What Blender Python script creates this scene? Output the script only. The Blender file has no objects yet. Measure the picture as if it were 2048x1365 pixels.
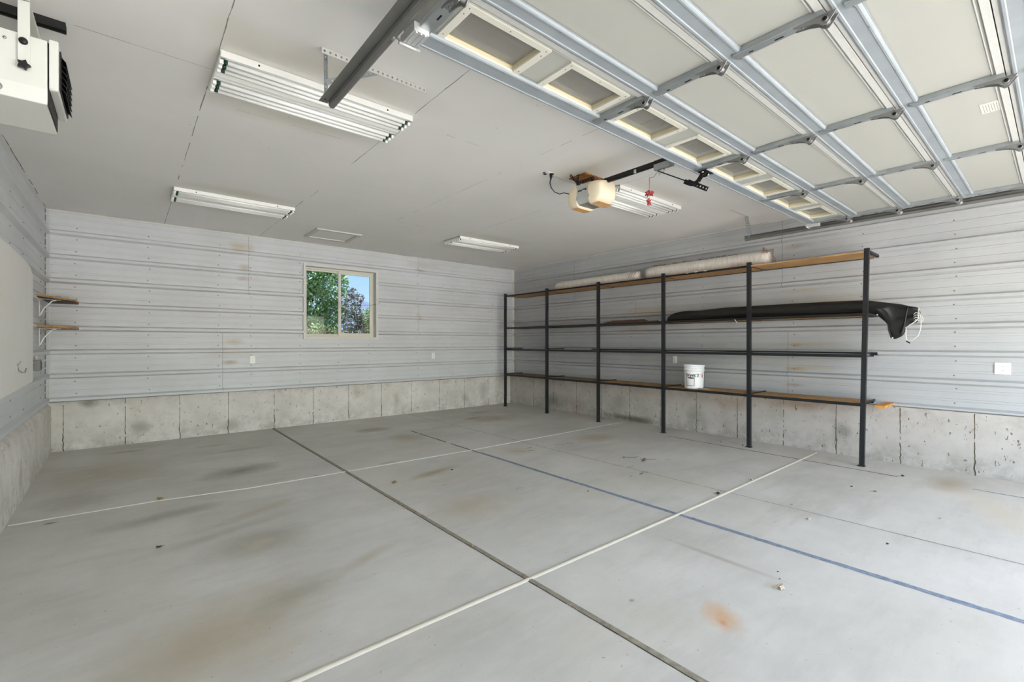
import bpy, bmesh, math, random
from mathutils import Vector, Matrix
random.seed(7)
PI = math.pi
C = bpy.context.scene.collection
S = bpy.context.scene

# ------------------------------------------------------------------ camera, light, exposure
cam_d = bpy.data.cameras.new('camera'); cam = bpy.data.objects.new('camera', cam_d); C.objects.link(cam)
cam.location = (0, 0, 1.40); cam.rotation_euler = (PI/2, 0, -math.radians(39.89))
cam_d.sensor_width = 36; cam_d.lens = 36*920/2048; cam_d.shift_y = 0.0017; cam_d.clip_start = 0.02; cam_d.clip_end = 2000
S.camera = cam
w = bpy.data.worlds.new('sky'); S.world = w; w.use_nodes = True
nt = w.node_tree; bg = nt.nodes['Background']
sky = nt.nodes.new('ShaderNodeTexSky'); sky.sky_type = 'NISHITA'; sky.sun_disc = False
sky.sun_elevation = math.radians(68); sky.sun_rotation = math.radians(195); sky.air_density = 1.0; sky.dust_density = 1.6; sky.ozone_density = 1.0
tn = nt.nodes.new('ShaderNodeMix'); tn.data_type = 'RGBA'; tn.blend_type = 'MULTIPLY'; tn.inputs[0].default_value = 1; tn.inputs[7].default_value = (1.0, .97, .905, 1)
nt.links.new(sky.outputs[0], tn.inputs[6]); nt.links.new(tn.outputs[2], bg.inputs[0]); bg.inputs[1].default_value = 0.95
sun_d = bpy.data.lights.new('sun', 'SUN'); sun = bpy.data.objects.new('sun', sun_d); C.objects.link(sun)
sun_d.energy = 22; sun_d.angle = math.radians(0.53); sun_d.color = (1, 0.965, 0.91)
sun.location = (0, -20, 30); sun.rotation_euler = (math.radians(22), 0, math.radians(-15))
S.view_settings.view_transform = 'Standard'; S.view_settings.look = 'None'; S.view_settings.gamma = 1
S.view_settings.use_curve_mapping = False; S.view_settings.exposure = 1.02
S.cycles.diffuse_bounces = 8; S.cycles.max_bounces = 14; S.cycles.transparent_max_bounces = 16

# ------------------------------------------------------------------ helpers
class MB:
    def __init__(s): s.v = []; s.f = []; s.m = []; s.mi = 0; s.sm = []; s.smooth = False
    def _add(s, vs, fs):
        b = len(s.v); s.v += [tuple(p) for p in vs]
        for f in fs: s.f.append(tuple(b+i for i in f)); s.m.append(s.mi); s.sm.append(s.smooth)
        return s
    def box(s, x0, x1, y0, y1, z0, z1):
        return s._add([(x0,y0,z0),(x1,y0,z0),(x1,y1,z0),(x0,y1,z0),(x0,y0,z1),(x1,y0,z1),(x1,y1,z1),(x0,y1,z1)],
                      [(0,3,2,1),(4,5,6,7),(0,1,5,4),(1,2,6,5),(2,3,7,6),(3,0,4,7)])
    def hexa(s, p): return s._add(p, [(0,3,2,1),(4,5,6,7),(0,1,5,4),(1,2,6,5),(2,3,7,6),(3,0,4,7)])
    def bar(s, a, b, wd, th, up=(0,0,1)):     # rectangular bar from a to b
        a = Vector(a); b = Vector(b); d = (b-a).normalized(); u = Vector(up)
        if abs(d.dot(u)) > .98: u = Vector((1,0,0))
        r = d.cross(u).normalized(); u = r.cross(d).normalized()
        q = [r*wd/2*i + u*th/2*j for i, j in ((-1,-1),(1,-1),(1,1),(-1,1))]
        return s._add([a+k for k in q]+[b+k for k in q], [(0,3,2,1),(4,5,6,7),(0,1,5,4),(1,2,6,5),(2,3,7,6),(3,0,4,7)])
    def prism(s, prof, axis, a, b, cap=True):  # prof: closed 2D polygon; extruded along axis from a to b
        def P(p, t):
            if axis == 'x': return (t, p[0], p[1])
            if axis == 'y': return (p[0], t, p[1])
            return (p[0], p[1], t)
        n = len(prof); vs = [P(p, a) for p in prof]+[P(p, b) for p in prof]
        fs = [(i, (i+1) % n, n+(i+1) % n, n+i) for i in range(n)]
        if cap: fs += [tuple(range(n-1, -1, -1)), tuple(range(n, 2*n))]
        return s._add(vs, fs)
    def strip(s, prof, axis, a, b):            # open polyline
        def P(p, t): return (t, p[0], p[1]) if axis == 'x' else (p[0], t, p[1])
        n = len(prof)
        return s._add([P(p, a) for p in prof]+[P(p, b) for p in prof], [(i, i+1, n+i+1, n+i) for i in range(n-1)])
    def tube(s, pts, r, n=8, closed=False):
        pts = [Vector(p) for p in pts]; rings = []; rr = r if isinstance(r, (list, tuple)) else [r]*len(pts)
        N = None
        for i, p in enumerate(pts):
            d = (pts[min(i+1, len(pts)-1)]-pts[max(i-1, 0)]).normalized()
            if N is None:
                N = d.cross(Vector((0,0,1)));
                if N.length < .05: N = d.cross(Vector((1,0,0)))
                N.normalize()
            else: N = (N-d*N.dot(d)).normalized()
            B = d.cross(N)
            rings.append([p+N*math.cos(2*PI*k/n)*rr[i]+B*math.sin(2*PI*k/n)*rr[i] for k in range(n)])
        vs = [q for rg in rings for q in rg]; fs = []
        for i in range(len(pts)-1):
            for k in range(n): fs.append((i*n+k, i*n+(k+1) % n, (i+1)*n+(k+1) % n, (i+1)*n+k))
        fs += [tuple(range(n-1, -1, -1)), tuple((len(pts)-1)*n+k for k in range(n))]
        o = s.smooth; s.smooth = True; s._add(vs, fs); s.smooth = o; return s
    def lathe(s, prof, c, n=32, axis='z'):     # prof: (r, h)
        vs = []; fs = []
        for r, h in prof:
            for k in range(n):
                a = 2*PI*k/n
                if axis == 'z': vs.append((c[0]+r*math.cos(a), c[1]+r*math.sin(a), c[2]+h))
                elif axis == 'y': vs.append((c[0]+r*math.cos(a), c[1]+h, c[2]+r*math.sin(a)))
                else: vs.append((c[0]+h, c[1]+r*math.cos(a), c[2]+r*math.sin(a)))
        m = len(prof)
        for i in range(m-1):
            for k in range(n): fs.append((i*n+k, i*n+(k+1) % n, (i+1)*n+(k+1) % n, (i+1)*n+k))
        fs += [tuple(range(n-1, -1, -1)), tuple((m-1)*n+k for k in range(n))]
        o = s.smooth; s.smooth = True; s._add(vs, fs); s.smooth = o; return s
    def perf(s, a, b, wd, nrm, hole=.006, pitch=.03, th=.003):   # flat perforated strap from a to b: real square holes
        a = Vector(a); b = Vector(b); d = b-a; L = d.length; d.normalize(); nn = Vector(nrm).normalized(); r = d.cross(nn).normalized()
        n = max(1, int(L/pitch)); st = L/n
        def cell(t0, t1, w0, w1):
            ps = [a+d*t0+r*w0, a+d*t1+r*w0, a+d*t1+r*w1, a+d*t0+r*w1]
            s._add([p-nn*th/2 for p in ps]+[p+nn*th/2 for p in ps], [(0,3,2,1),(4,5,6,7),(0,1,5,4),(1,2,6,5),(2,3,7,6),(3,0,4,7)])
        for i in range(n):
            m = (i+.5)*st
            cell(i*st, (i+1)*st, -wd/2, -hole); cell(i*st, (i+1)*st, hole, wd/2)
            cell(i*st, m-hole, -hole, hole); cell(m+hole, (i+1)*st, -hole, hole)
        return s

SPLIT = {'tube_end', 'reflector', 'lens_vent', 'grommet', 'body_screw', 'socket', 'slots', 'strut_bolts', 'housing_screw', 'rail_clamp', 'bolt', 'yoke_bolt', 'pull_knot', 'label_red_print'}
def islands(mb):
    par = list(range(len(mb.v)))
    def find(a):
        while par[a] != a: par[a] = par[par[a]]; a = par[a]
        return a
    for f in mb.f:
        r = find(f[0])
        for i in f[1:]: par[find(i)] = r
    gr = {}
    for k, f in enumerate(mb.f): gr.setdefault(find(f[0]), []).append(k)
    out = []
    for ks in gr.values():
        n = MB(); ix = {}
        for k in ks:
            ff = []
            for i in mb.f[k]:
                if i not in ix: ix[i] = len(n.v); n.v.append(mb.v[i])
                ff.append(ix[i])
            n.f.append(tuple(ff)); n.m.append(mb.m[k]); n.sm.append(mb.sm[k])
        out.append(n)
    return out
def build(name, mb, mats, parent=None, org=None, bevel=0, seg=2, kind=None, label=None):
    if name in SPLIT and name != 'pull_knot':
        r = None
        for q in islands(mb): r = build1(name, q, mats, parent, org, bevel, seg, kind, label)
        return r
    return build1(name, mb, mats, parent, org, bevel, seg, kind, label)
def build1(name, mb, mats, parent=None, org=None, bevel=0, seg=2, kind=None, label=None):
    root = parent
    while root is not None and root.parent is not None: root = root.parent
    o0 = Vector(org) if org is not None else (Vector(root['org']) if root is not None and 'org' in root else Vector((0,0,0)))
    me = bpy.data.meshes.new(name); me.from_pydata([tuple(Vector(p)-o0) for p in mb.v], [], mb.f)
    if not isinstance(mats, (list, tuple)): mats = [mats]
    for m in mats: me.materials.append(m)
    me.polygons.foreach_set('material_index', mb.m); me.polygons.foreach_set('use_smooth', mb.sm)
    bm = bmesh.new(); bm.from_mesh(me); bmesh.ops.recalc_face_normals(bm, faces=bm.faces); bm.to_mesh(me); bm.free()
    me.update()
    o = bpy.data.objects.new(name, me); C.objects.link(o)
    if parent is not None: o.parent = parent
    elif org is not None: o.location = org; 
    if bevel:
        b = o.modifiers.new('bevel', 'BEVEL'); b.width = bevel; b.segments = seg; b.limit_method = 'ANGLE'; b.angle_limit = math.radians(40)
    if kind: o['kind'] = kind
    if label: o['label'] = label
    return o
def tag(o, label, cat, group=None, kind=None):
    o['label'] = label; o['category'] = cat
    if group: o['group'] = group
    if kind: o['kind'] = kind
    return o
def thing(name, loc, label, cat, group=None):
    o = bpy.data.objects.new(name, None); C.objects.link(o); o.location = loc; o.empty_display_size = .05
    o['org'] = tuple(loc); tag(o, label, cat, group); return o
def struct(name, mb, mats, parent=None, **k):
    o = build(name, mb, mats, parent, **k)
    if parent is None: o['kind'] = 'structure'
    return o
def copy_tree(o, parent=None):
    c = o.copy(); C.objects.link(c); c.parent = parent
    for ch in list(o.children): copy_tree(ch, c)
    return c

# ------------------------------------------------------------------ materials
def lin(c):
    return tuple((x/255/12.92 if x/255 <= .04045 else ((x/255+.055)/1.055)**2.4) for x in c)+(1,)
LIN = lin
def mat(name, col, rough=.6, metal=0, spec=.5, var=0, vscale=8, bump=0, bscale=60, emis=None, es=0, stretch=None, col2=None):
    m = bpy.data.materials.new(name); m.use_nodes = True; n = m.node_tree; b = n.nodes['Principled BSDF']
    c = lin(col); b.inputs['Base Color'].default_value = c; b.inputs['Roughness'].default_value = rough
    b.inputs['Metallic'].default_value = metal; b.inputs['Specular IOR Level'].default_value = spec
    geo = n.nodes.new('ShaderNodeTexCoord'); src = geo.outputs['Object']
    if stretch:
        mp = n.nodes.new('ShaderNodeMapping'); mp.inputs['Scale'].default_value = stretch; n.links.new(src, mp.inputs[0]); src = mp.outputs[0]
    if var or col2:
        t = n.nodes.new('ShaderNodeTexNoise'); t.inputs['Scale'].default_value = vscale; t.inputs['Detail'].default_value = 6; t.inputs['Roughness'].default_value = .6
        n.links.new(src, t.inputs['Vector'])
        r = n.nodes.new('ShaderNodeValToRGB'); n.links.new(t.outputs[0], r.inputs[0])
        c2 = lin(col2) if col2 else tuple(x*(1-var) for x in c[:3])+(1,)
        r.color_ramp.elements[0].position = .35; r.color_ramp.elements[0].color = c2
        r.color_ramp.elements[1].position = .65; r.color_ramp.elements[1].color = c
        n.links.new(r.outputs[0], b.inputs['Base Color'])
    if bump:
        t2 = n.nodes.new('ShaderNodeTexNoise'); t2.inputs['Scale'].default_value = bscale; t2.inputs['Detail'].default_value = 4
        n.links.new(src, t2.inputs['Vector'])
        bp = n.nodes.new('ShaderNodeBump'); bp.inputs['Strength'].default_value = bump; bp.inputs['Distance'].default_value = .01
        n.links.new(t2.outputs[0], bp.inputs['Height']); n.links.new(bp.outputs[0], b.inputs['Normal'])
    if emis:
        b.inputs['Emission Color'].default_value = lin(emis); b.inputs['Emission Strength'].default_value = es
    return m
class N:   # tiny node-graph helper
    def __init__(s, m): s.t = m.node_tree; s.pos = s.t.nodes.new('ShaderNodeNewGeometry').outputs['Position']
    def n(s, ty, **k):
        x = s.t.nodes.new(ty)
        for a, v in k.items(): setattr(x, a, v)
        return x
    def l(s, a, b): s.t.links.new(a, b)
    def m(s, op, a, b=None, c=None):
        x = s.n('ShaderNodeMath', operation=op)
        for i, v in enumerate((a, b, c)):
            if v is None: continue
            if hasattr(v, 'links'): s.l(v, x.inputs[i])
            else: x.inputs[i].default_value = v
        return x.outputs[0]
    def noise(s, scale, detail=4, rough=.55, vec=None, sc=None):
        v = vec or s.pos
        if sc:
            mp = s.n('ShaderNodeMapping'); mp.inputs['Scale'].default_value = sc; s.l(v, mp.inputs[0]); v = mp.outputs[0]
        t = s.n('ShaderNodeTexNoise'); t.inputs['Scale'].default_value = scale; t.inputs['Detail'].default_value = detail; t.inputs['Roughness'].default_value = rough
        s.l(v, t.inputs['Vector']); return t.outputs[0]
    def ramp(s, v, a, b, lo=0, hi=1):
        x = s.n('ShaderNodeMapRange'); x.clamp = True; s.l(v, x.inputs[0])
        x.inputs[1].default_value = a; x.inputs[2].default_value = b; x.inputs[3].default_value = lo; x.inputs[4].default_value = hi
        return x.outputs[0]
    def mix(s, f, a, b, mode='MIX'):
        x = s.n('ShaderNodeMix', data_type='RGBA', blend_type=mode)
        for sock, v in ((x.inputs[0], f), (x.inputs[6], a), (x.inputs[7], b)):
            if hasattr(v, 'links'): s.l(v, sock)
            else: sock.default_value = v
        return x.outputs[2]
    def xyz(s):
        x = s.n('ShaderNodeSeparateXYZ'); s.l(s.pos, x.inputs[0]); return x.outputs
    def blob(s, c, r, ang=0, wob=.35, ns=3.0, soft=.8):   # soft irregular patch, returns 0..1
        mp = s.n('ShaderNodeMapping', vector_type='TEXTURE'); mp.inputs['Location'].default_value = c
        mp.inputs['Rotation'].default_value = (0, 0, math.radians(ang)); mp.inputs['Scale'].default_value = r
        s.l(s.pos, mp.inputs[0]); ln = s.n('ShaderNodeVectorMath', operation='LENGTH'); s.l(mp.outputs[0], ln.inputs[0])
        if not hasattr(s, '_wob'): s._wob = {}
        if ns not in s._wob: s._wob[ns] = s.noise(ns, 5, .65)
        d = s.m('ADD', ln.outputs['Value'], s.m('MULTIPLY', s.m('SUBTRACT', s._wob[ns], .5), wob*4))
        return s.ramp(d, 1, 1-soft)

# concrete slab with its stains
m_floor = bpy.data.materials.new('floor_concrete'); m_floor.use_nodes = True
g = N(m_floor); B = m_floor.node_tree.nodes['Principled BSDF']
n1 = g.noise(.9, 6, .6); n2 = g.noise(7, 6, .65, sc=(.5, 1.6, 1)); n3 = g.noise(160, 3)
col = g.mix(g.ramp(n1, .35, .65), lin((188,184,176)), lin((207,203,196)))
col = g.mix(g.ramp(n2, .45, .75, 0, .35), col, lin((212,209,200)))
col = g.mix(g.ramp(g.noise(2.2, 5, .7, sc=(.35, 1.4, 1)), .52, .7, 0, .45), col, lin((172,170,161)))
col = g.mix(g.ramp(g.noise(.55, 4, .6), .5, .66, 0, .35), col, lin((190,182,164)))
DK = lin((142,135,118)); BR = lin((166,150,120)); RD = lin((198,140,98)); TN = lin((200,190,168))
for c, r, a, cl, st, wb in [
    ((.95,5.75),(.42,.28),20,DK,.75,.25), ((.72,3.62),(.42,.30),10,DK,.50,.18), ((.72,3.60),(.20,.14),10,TN,.4,.3),
    ((.25,2.55),(.85,.45),25,BR,.45,.25), ((.45,2.2),(.35,.18),30,BR,.15,.3), ((.75,2.75),(.35,.15),20,DK,.30,.3),
    ((2.33,1.12),(.17,.11),50,lin((198,162,126)),.70,.22), ((2.28,1.09),(.05,.035),50,lin((190,128,84)),.5,.3),
    ((3.03,7.10),(.33,.22),0,DK,.75,.12), ((3.03,7.10),(.22,.13),0,TN,.35,.1), ((3.15,6.2),(.30,.35),0,BR,.5,.3),
    ((2.55,4.35),(.42,.10),12,BR,.75,.2), ((2.25,3.25),(.55,.40),0,BR,.38,.3), ((4.0,4.50),(.33,.26),0,lin((205,200,186)),.6,.15),
    ((3.86,4.53),(.36,.30),0,BR,.25,.2), ((6.25,.72),(.42,.20),0,BR,.55,.15), ((5.55,.35),(.75,.25),20,TN,.45,.2),
    ((5.2,6.75),(.55,.45),0,BR,.5,.3), ((4.9,7.0),(.28,.10),10,DK,.6,.2), ((5.3,4.4),(.45,.35),0,BR,.5,.3),
    ((-.1,6.6),(.55,.75),0,BR,.32,.25), ((-.35,5.6),(.3,.4),0,DK,.30,.3), ((.25,4.65),(.55,.14),8,DK,.45,.3),
    ((.5,3.95),(.65,.10),15,DK,.30,.35), ((.85,4.3),(.4,.10),25,BR,.4,.3), ((1.2,2.9),(.4,.08),25,BR,.35,.3),
    ((1.1,6.9),(.5,.12),0,DK,.30,.3), ((2.95,1.45),(.035,.45),0,DK,.4,.10), ((1.35,.75),(.30,.10),30,DK,.35,.3),
    ((.8,.75),(.5,.25),40,BR,.4,.3), ((1.52,5.05),(.05,.02),0,DK,.6,.1), ((2.35,5.05),(.14,.05),0,DK,.4,.1),
    ((-.46,5.03),(.05,.03),0,lin((80,78,72)),.7,.1), ((.9,7.4),(.35,.08),0,BR,.5,.3), ((0,7.7),(.25,.08),0,DK,.5,.2),
    ((2.1,1.5),(.025,.02),0,DK,.7,.1), ((5.45,7.5),(.4,.2),0,DK,.4,.3)]:
    k = g.blob((c[0], c[1], 0), (r[0], r[1], 1), a, wb, 2.6 if max(r) > .2 else 14, .85)
    col = g.mix(g.m('MULTIPLY', k, min(1, st*1.3)), col, cl)
spk = g.ramp(g.noise(38, 2), .30, .25, 0, .5); col = g.mix(spk, col, lin((112,110,104)))
g.l(g.m('MULTIPLY', 1, 1), g.n('NodeReroute').inputs[0])
g.l(col, B.inputs['Base Color']); B.inputs['Roughness'].default_value = .62; B.inputs['Specular IOR Level'].default_value = .45
bp = g.n('ShaderNodeBump'); bp.inputs['Strength'].default_value = .12; bp.inputs['Distance'].default_value = .004; g.l(n3, bp.inputs['Height']); g.l(bp.outputs[0], B.inputs['Normal'])

def concrete_wall(name, axis, stains, k=1.0):
    lin = lambda c: tuple(v*(k if i < 3 else 1) for i, v in enumerate(LIN(c)))
    m = bpy.data.materials.new(name); m.use_nodes = True; g = N(m); B = m.node_tree.nodes['Principled BSDF']
    n1 = g.noise(2.2, 6, .65); n2 = g.noise(9, 5, .7); X = g.xyz()
    col = g.mix(g.ramp(n1, .35, .65), lin((204,198,190)), lin((224,219,213)))
    col = g.mix(g.ramp(n2, .52, .72, 0, .4), col, lin((178,172,162)))
    h = g.ramp(X[2], .30, .02); rough_low = g.m('MULTIPLY', h, g.ramp(g.noise(6, 6, .75), .42, .62))
    col = g.mix(g.m('MULTIPLY', rough_low, .45), col, lin((136,128,110)))
    col = g.mix(g.m('MULTIPLY', g.ramp(X[2], .50, .64), g.ramp(g.noise(4, 5, .7), .5, .65, 0, .4)), col, lin((150,128,104)))
    pits = g.noise(30, 4, .6, sc=(1, 1, .5)); pm = g.ramp(pits, .355, .315)
    col = g.mix(g.m('MULTIPLY', pm, .8), col, lin((92,86,74)))
    for c, r, cl, st in stains:
        k = g.blob(c, r, 0, .3, 5.5, .8); col = g.mix(g.m('MULTIPLY', k, st), col, cl)
    g.l(col, B.inputs['Base Color']); B.inputs['Roughness'].default_value = .85
    hh = g.m('SUBTRACT', g.m('MULTIPLY', n2, .4), g.m('MULTIPLY', pm, 1.0))
    bp = g.n('ShaderNodeBump'); bp.inputs['Strength'].default_value = .5; bp.inputs['Distance'].default_value = .006; g.l(hh, bp.inputs['Height']); g.l(bp.outputs[0], B.inputs['Normal'])
    return m
GR = lin((120,116,106)); RB = lin((140,108,78))
m_conc_b = concrete_wall('concrete_back', 'x', [((.15,8.26,.22),(.16,.3,.13),GR,.5), ((-.4,8.26,.60),(.12,.3,.08),GR,.7), ((1.25,8.26,.12),(.2,.3,.1),GR,.4), ((3.2,8.26,.5),(.1,.3,.2),RB,.3), ((4.0,8.26,.3),(.1,.3,.2),RB,.3), ((5.6,8.26,.2),(.12,.3,.15),RB,.4), ((6.1,8.26,.35),(.2,.3,.3),GR,.4)])
m_conc_r = concrete_wall('concrete_right', 'y', [((6.85,6.9,.2),(.3,.5,.2),GR,.7), ((6.85,6.2,.2),(.3,.35,.15),RB,.35), ((6.85,5.2,.3),(.3,.3,.25),GR,.4), ((6.85,4.9,.05),(.3,.8,.08),lin((86,76,60)),.8), ((6.85,3.1,.5),(.3,.4,.12),RB,.35), ((6.85,2.2,.58),(.3,.5,.10),RB,.45), ((6.85,1.75,.3),(.3,.12,.12),GR,.6), ((6.85,3.7,.25),(.3,.2,.2),GR,.5)], .72)  # right concrete darkened overall to offset strong light near the opening
m_conc_l = concrete_wall('concrete_left', 'y', [((-.72,5.9,.25),(.3,.15,.2),RB,.3), ((-.72,4.7,.3),(.3,.15,.5),GR,.4)])

def wall_metal(name, stains, k=1.0):
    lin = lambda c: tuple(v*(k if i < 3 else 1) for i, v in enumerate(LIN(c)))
    m = bpy.data.materials.new(name); m.use_nodes = True; g = N(m); B = m.node_tree.nodes['Principled BSDF']
    col = g.mix(g.ramp(g.noise(1.3, 4), .35, .65), lin((194,196,197)), lin((202,204,206)))
    for c, r, cl, st in stains:
        k = g.blob(c, r, 0, .3, 6, .9); col = g.mix(g.m('MULTIPLY', k, st), col, cl)
    g.l(col, B.inputs['Base Color']); B.inputs['Roughness'].default_value = .48; B.inputs['Specular IOR Level'].default_value = .5
    bp = g.n('ShaderNodeBump'); bp.inputs['Strength'].default_value = .05; bp.inputs['Distance'].default_value = .01; g.l(g.noise(5, 2), bp.inputs['Height']); g.l(bp.outputs[0], B.inputs['Normal'])
    return m
ST = lin((176,158,124)); ST2 = lin((150,116,78))
m_wall_b = wall_metal('painted_metal_back', [((1.36,8.16,2.88),(.2,.3,.12),ST,.7), ((1.40,8.16,2.57),(.09,.3,.07),ST,.7), ((1.38,8.16,2.40),(.12,.3,.05),ST2,.45), ((1.20,8.16,1.10),(.14,.3,.045),ST2,.6), ((1.25,8.16,1.42),(.2,.3,.06),ST,.5), ((4.45,8.16,2.83),(.16,.3,.05),ST2,.5), ((4.45,8.16,1.9),(.12,.3,.1),ST,.4), ((1.2,8.16,1.25),(.4,.3,.1),ST,.25), ((4.5,8.16,2.95),(.5,.3,.08),ST,.3)])
m_wall_r = wall_metal('painted_metal_right', [((6.88,2.28,2.70),(.3,.22,.05),ST2,.45), ((6.88,2.28,2.44),(.3,.3,.05),ST2,.35), ((6.88,2.3,1.05),(.3,.16,.035),ST2,.75), ((6.88,2.15,1.07),(.3,.45,.06),ST,.5), ((6.88,2.3,1.37),(.3,.10,.03),ST2,.7), ((6.88,2.2,1.38),(.3,.5,.05),ST,.5), ((6.88,2.33,.83),(.3,.16,.03),ST2,.6), ((6.88,2.2,2.1),(.3,.4,.05),ST,.4), ((6.88,4.6,1.95),(.3,.6,.12),ST,.5), ((6.88,4.8,1.62),(.3,.5,.06),ST,.4), ((6.88,2.2,2.9),(.3,.6,.05),ST,.4), ((6.88,1.9,1.9),(.3,.8,.15),ST,.3)], .76)  # right wall paint dimmed as a whole to counter over-bright daylight there
m_wall_l = wall_metal('painted_metal_left', [])
m_trim = mat('white_metal_trim', (205,205,200), .4)
m_dark = mat('dark_gap', (40,38,34), .9)
m_joint = mat('concrete_joint', (96,86,68), .9, var=.4, vscale=30)
m_galv_trim = mat('galvanised_base_trim', (128,128,124), .5, .3, var=.2)
m_screw = mat('screw_head', (120,120,116), .5, .3)

def ceiling_mat():
    m = bpy.data.materials.new('painted_ceiling'); m.use_nodes = True; g = N(m); B = m.node_tree.nodes['Principled BSDF']
    col = g.mix(g.ramp(g.noise(.8, 4), .35, .65), lin((227,225,221)), lin((232,230,227)))
    for c, r, st in [((1.0,2.9),(.9,.25),.55), ((1.0,3.75),(.8,.2),.45), ((.45,3.2),(.2,.6),.4), ((1.0,5.95),(.7,.2),.5), ((1.0,6.75),(.7,.25),.35), ((4.6,2.85),(.7,.2),.5), ((4.6,5.9),(.8,.25),.5), ((4.6,6.8),(.8,.3),.4), ((3.4,2.95),(.35,.5),.45), ((5.2,3.4),(.3,.5),.35)]:
        k = g.blob((c[0], c[1], 3.086), (r[0], r[1], 1), 0, .15, 1.5, .95); col = g.mix(g.m('MULTIPLY', k, st*.8), col, lin((196,186,162)))
    g.l(col, B.inputs['Base Color']); B.inputs['Roughness'].default_value = .8
    bp = g.n('ShaderNodeBump'); bp.inputs['Strength'].default_value = .12; bp.inputs['Distance'].default_value = .003; g.l(g.noise(120, 3, vec=None, sc=(.4,1,1)), bp.inputs['Height']); g.l(bp.outputs[0], B.inputs['Normal'])
    return m
m_ceil = ceiling_mat()
m_hatch = mat('hatch_paint', (205,203,196), .7)
m_white = mat('white_enamel', (236,236,231), .35)
m_reflect = mat('fixture_reflector', (228,229,228), .25, .15)
m_tube = mat('lamp_tube', (248,248,244), .25)
m_sock = mat('lamp_socket_green', (20,62,46), .5)
m_black = mat('black_plastic', (14,14,14), .45)
m_steel_black = mat('black_steel', (36,37,39), .45, .2, var=.25, vscale=20)
m_zinc = mat('zinc_steel', (176,182,184), .42, .75, var=.18, vscale=9)
m_galv = mat('galvanised_strut', (162,169,174), .5, .25, var=.14, vscale=5)
m_shiny = mat('shiny_zinc', (210,211,211), .4, .6)
m_track = mat('track_steel', (120,120,116), .5, .5, var=.12)
m_hinge = mat('hinge_steel', (140,140,138), .45, .4, var=.2)
m_hole = mat('hole_black', (8,8,8), .9)
m_panel = mat('door_panel_skin', (170,170,163), .6, var=.03, vscale=2)
m_rail = mat('door_section_rail', (198,198,194), .55, var=.06, vscale=30)
m_frame = mat('door_window_frame', (208,206,194), .45)
m_yel = mat('door_window_reveal', (196,184,152), .6)
m_wood = mat('plank_wood', (202,160,102), .65, stretch=(6, .6, 6), col2=(160,118,70), vscale=6, bump=.1)
m_osb = mat('osb_board', (204,158,100), .75, stretch=(5, 2, 5), col2=(150,108,66), vscale=9, bump=.2, bscale=30)
m_osb_dk = mat('weathered_osb', (160,134,104), .8, stretch=(4, 2, 4), col2=(112,90,68), vscale=9, bump=.2, bscale=30)
m_ply = mat('orange_plywood', (186,124,52), .7, stretch=(3, 8, 3), col2=(92,60,28), vscale=9)  # orange board mottled with dark brown
m_lumber = mat('yellow_lumber', (214,152,58), .6, stretch=(2, 8, 8), col2=(186,120,44), vscale=5)
m_shelf_dk = mat('dark_stained_board', (70,60,52), .6, stretch=(4, .6, 4), col2=(48,42,38), vscale=6)
m_trimwood = mat('brown_trim_strip', (98,66,46), .6, stretch=(8, .8, 8), col2=(66,44,32), vscale=6)
m_bucket = mat('white_bucket_plastic', (232,234,234), .35)
m_ink = mat('black_ink', (30,28,28), .6)
m_inkr = mat('red_ink', (170,40,36), .6)
m_tarp = mat('black_vinyl', (20,20,19), .5, bump=.15, bscale=14)
m_cord = mat('white_cord', (225,224,216), .6)
m_motor = mat('grey_opener_housing', (178,180,178), .45)
m_motor_dk = mat('opener_underside', (120,116,110), .5)
m_lens = mat('opener_lens', (208,200,178), .4, emis=(255,222,172), es=.07)
m_lensvent = mat('opener_lens_vent', (120,92,60), .5, emis=(255,190,110), es=.12)
m_railblk = mat('opener_rail_black', (26,22,22), .4, .3)
m_red = mat('red_rope', (176,60,62), .7)
m_redl = mat('faded_red_cord', (190,130,126), .7)
m_heater = mat('heater_body', (214,215,208), .4)
m_heater2 = mat('heater_underside', (196,197,190), .5)
m_caulk = mat('white_caulk', (212,205,188), .6, var=.06, vscale=14)
m_foam = mat('grey_foam_joint', (156,148,130), .85, var=.35, vscale=25)
m_saw = mat('saw_cut', (146,142,134), .9, var=.25, vscale=12)
m_blue = mat('blue_chalk_line', (104,118,140), .8, vscale=30, col2=(140,148,160))
m_bluedk = mat('grey_tape_line', (96,94,92), .8, var=.35, vscale=30)
m_wind = mat('window_vinyl', (214,210,196), .45)
m_outlet = mat('outlet_plastic', (236,236,232), .4)
m_film = None

def roll_mat():
    m = bpy.data.materials.new('plastic_wrapped_fibre'); m.use_nodes = True; g = N(m); B = m.node_tree.nodes['Principled BSDF']
    col = g.mix(g.ramp(g.noise(9, 6, .7, sc=(1, 6, 1)), .42, .7), lin((224,219,210)), lin((192,182,170)))
    col = g.mix(g.ramp(g.noise(4, 5, .7, sc=(3, .8, 3)), .62, .75, 0, .5), col, lin((142,120,98)))
    g.l(col, B.inputs['Base Color']); B.inputs['Roughness'].default_value = .35
    bp = g.n('ShaderNodeBump'); bp.inputs['Strength'].default_value = .6; bp.inputs['Distance'].default_value = .006; g.l(g.noise(8, 4, .6, sc=(1, 9, 1)), bp.inputs['Height']); g.l(bp.outputs[0], B.inputs['Normal'])
    return m
m_roll = roll_mat()
m_paper = mat('torn_kraft_paper', (168,146,120), .8, col2=(110,86,64), vscale=20, bump=.3)
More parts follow.
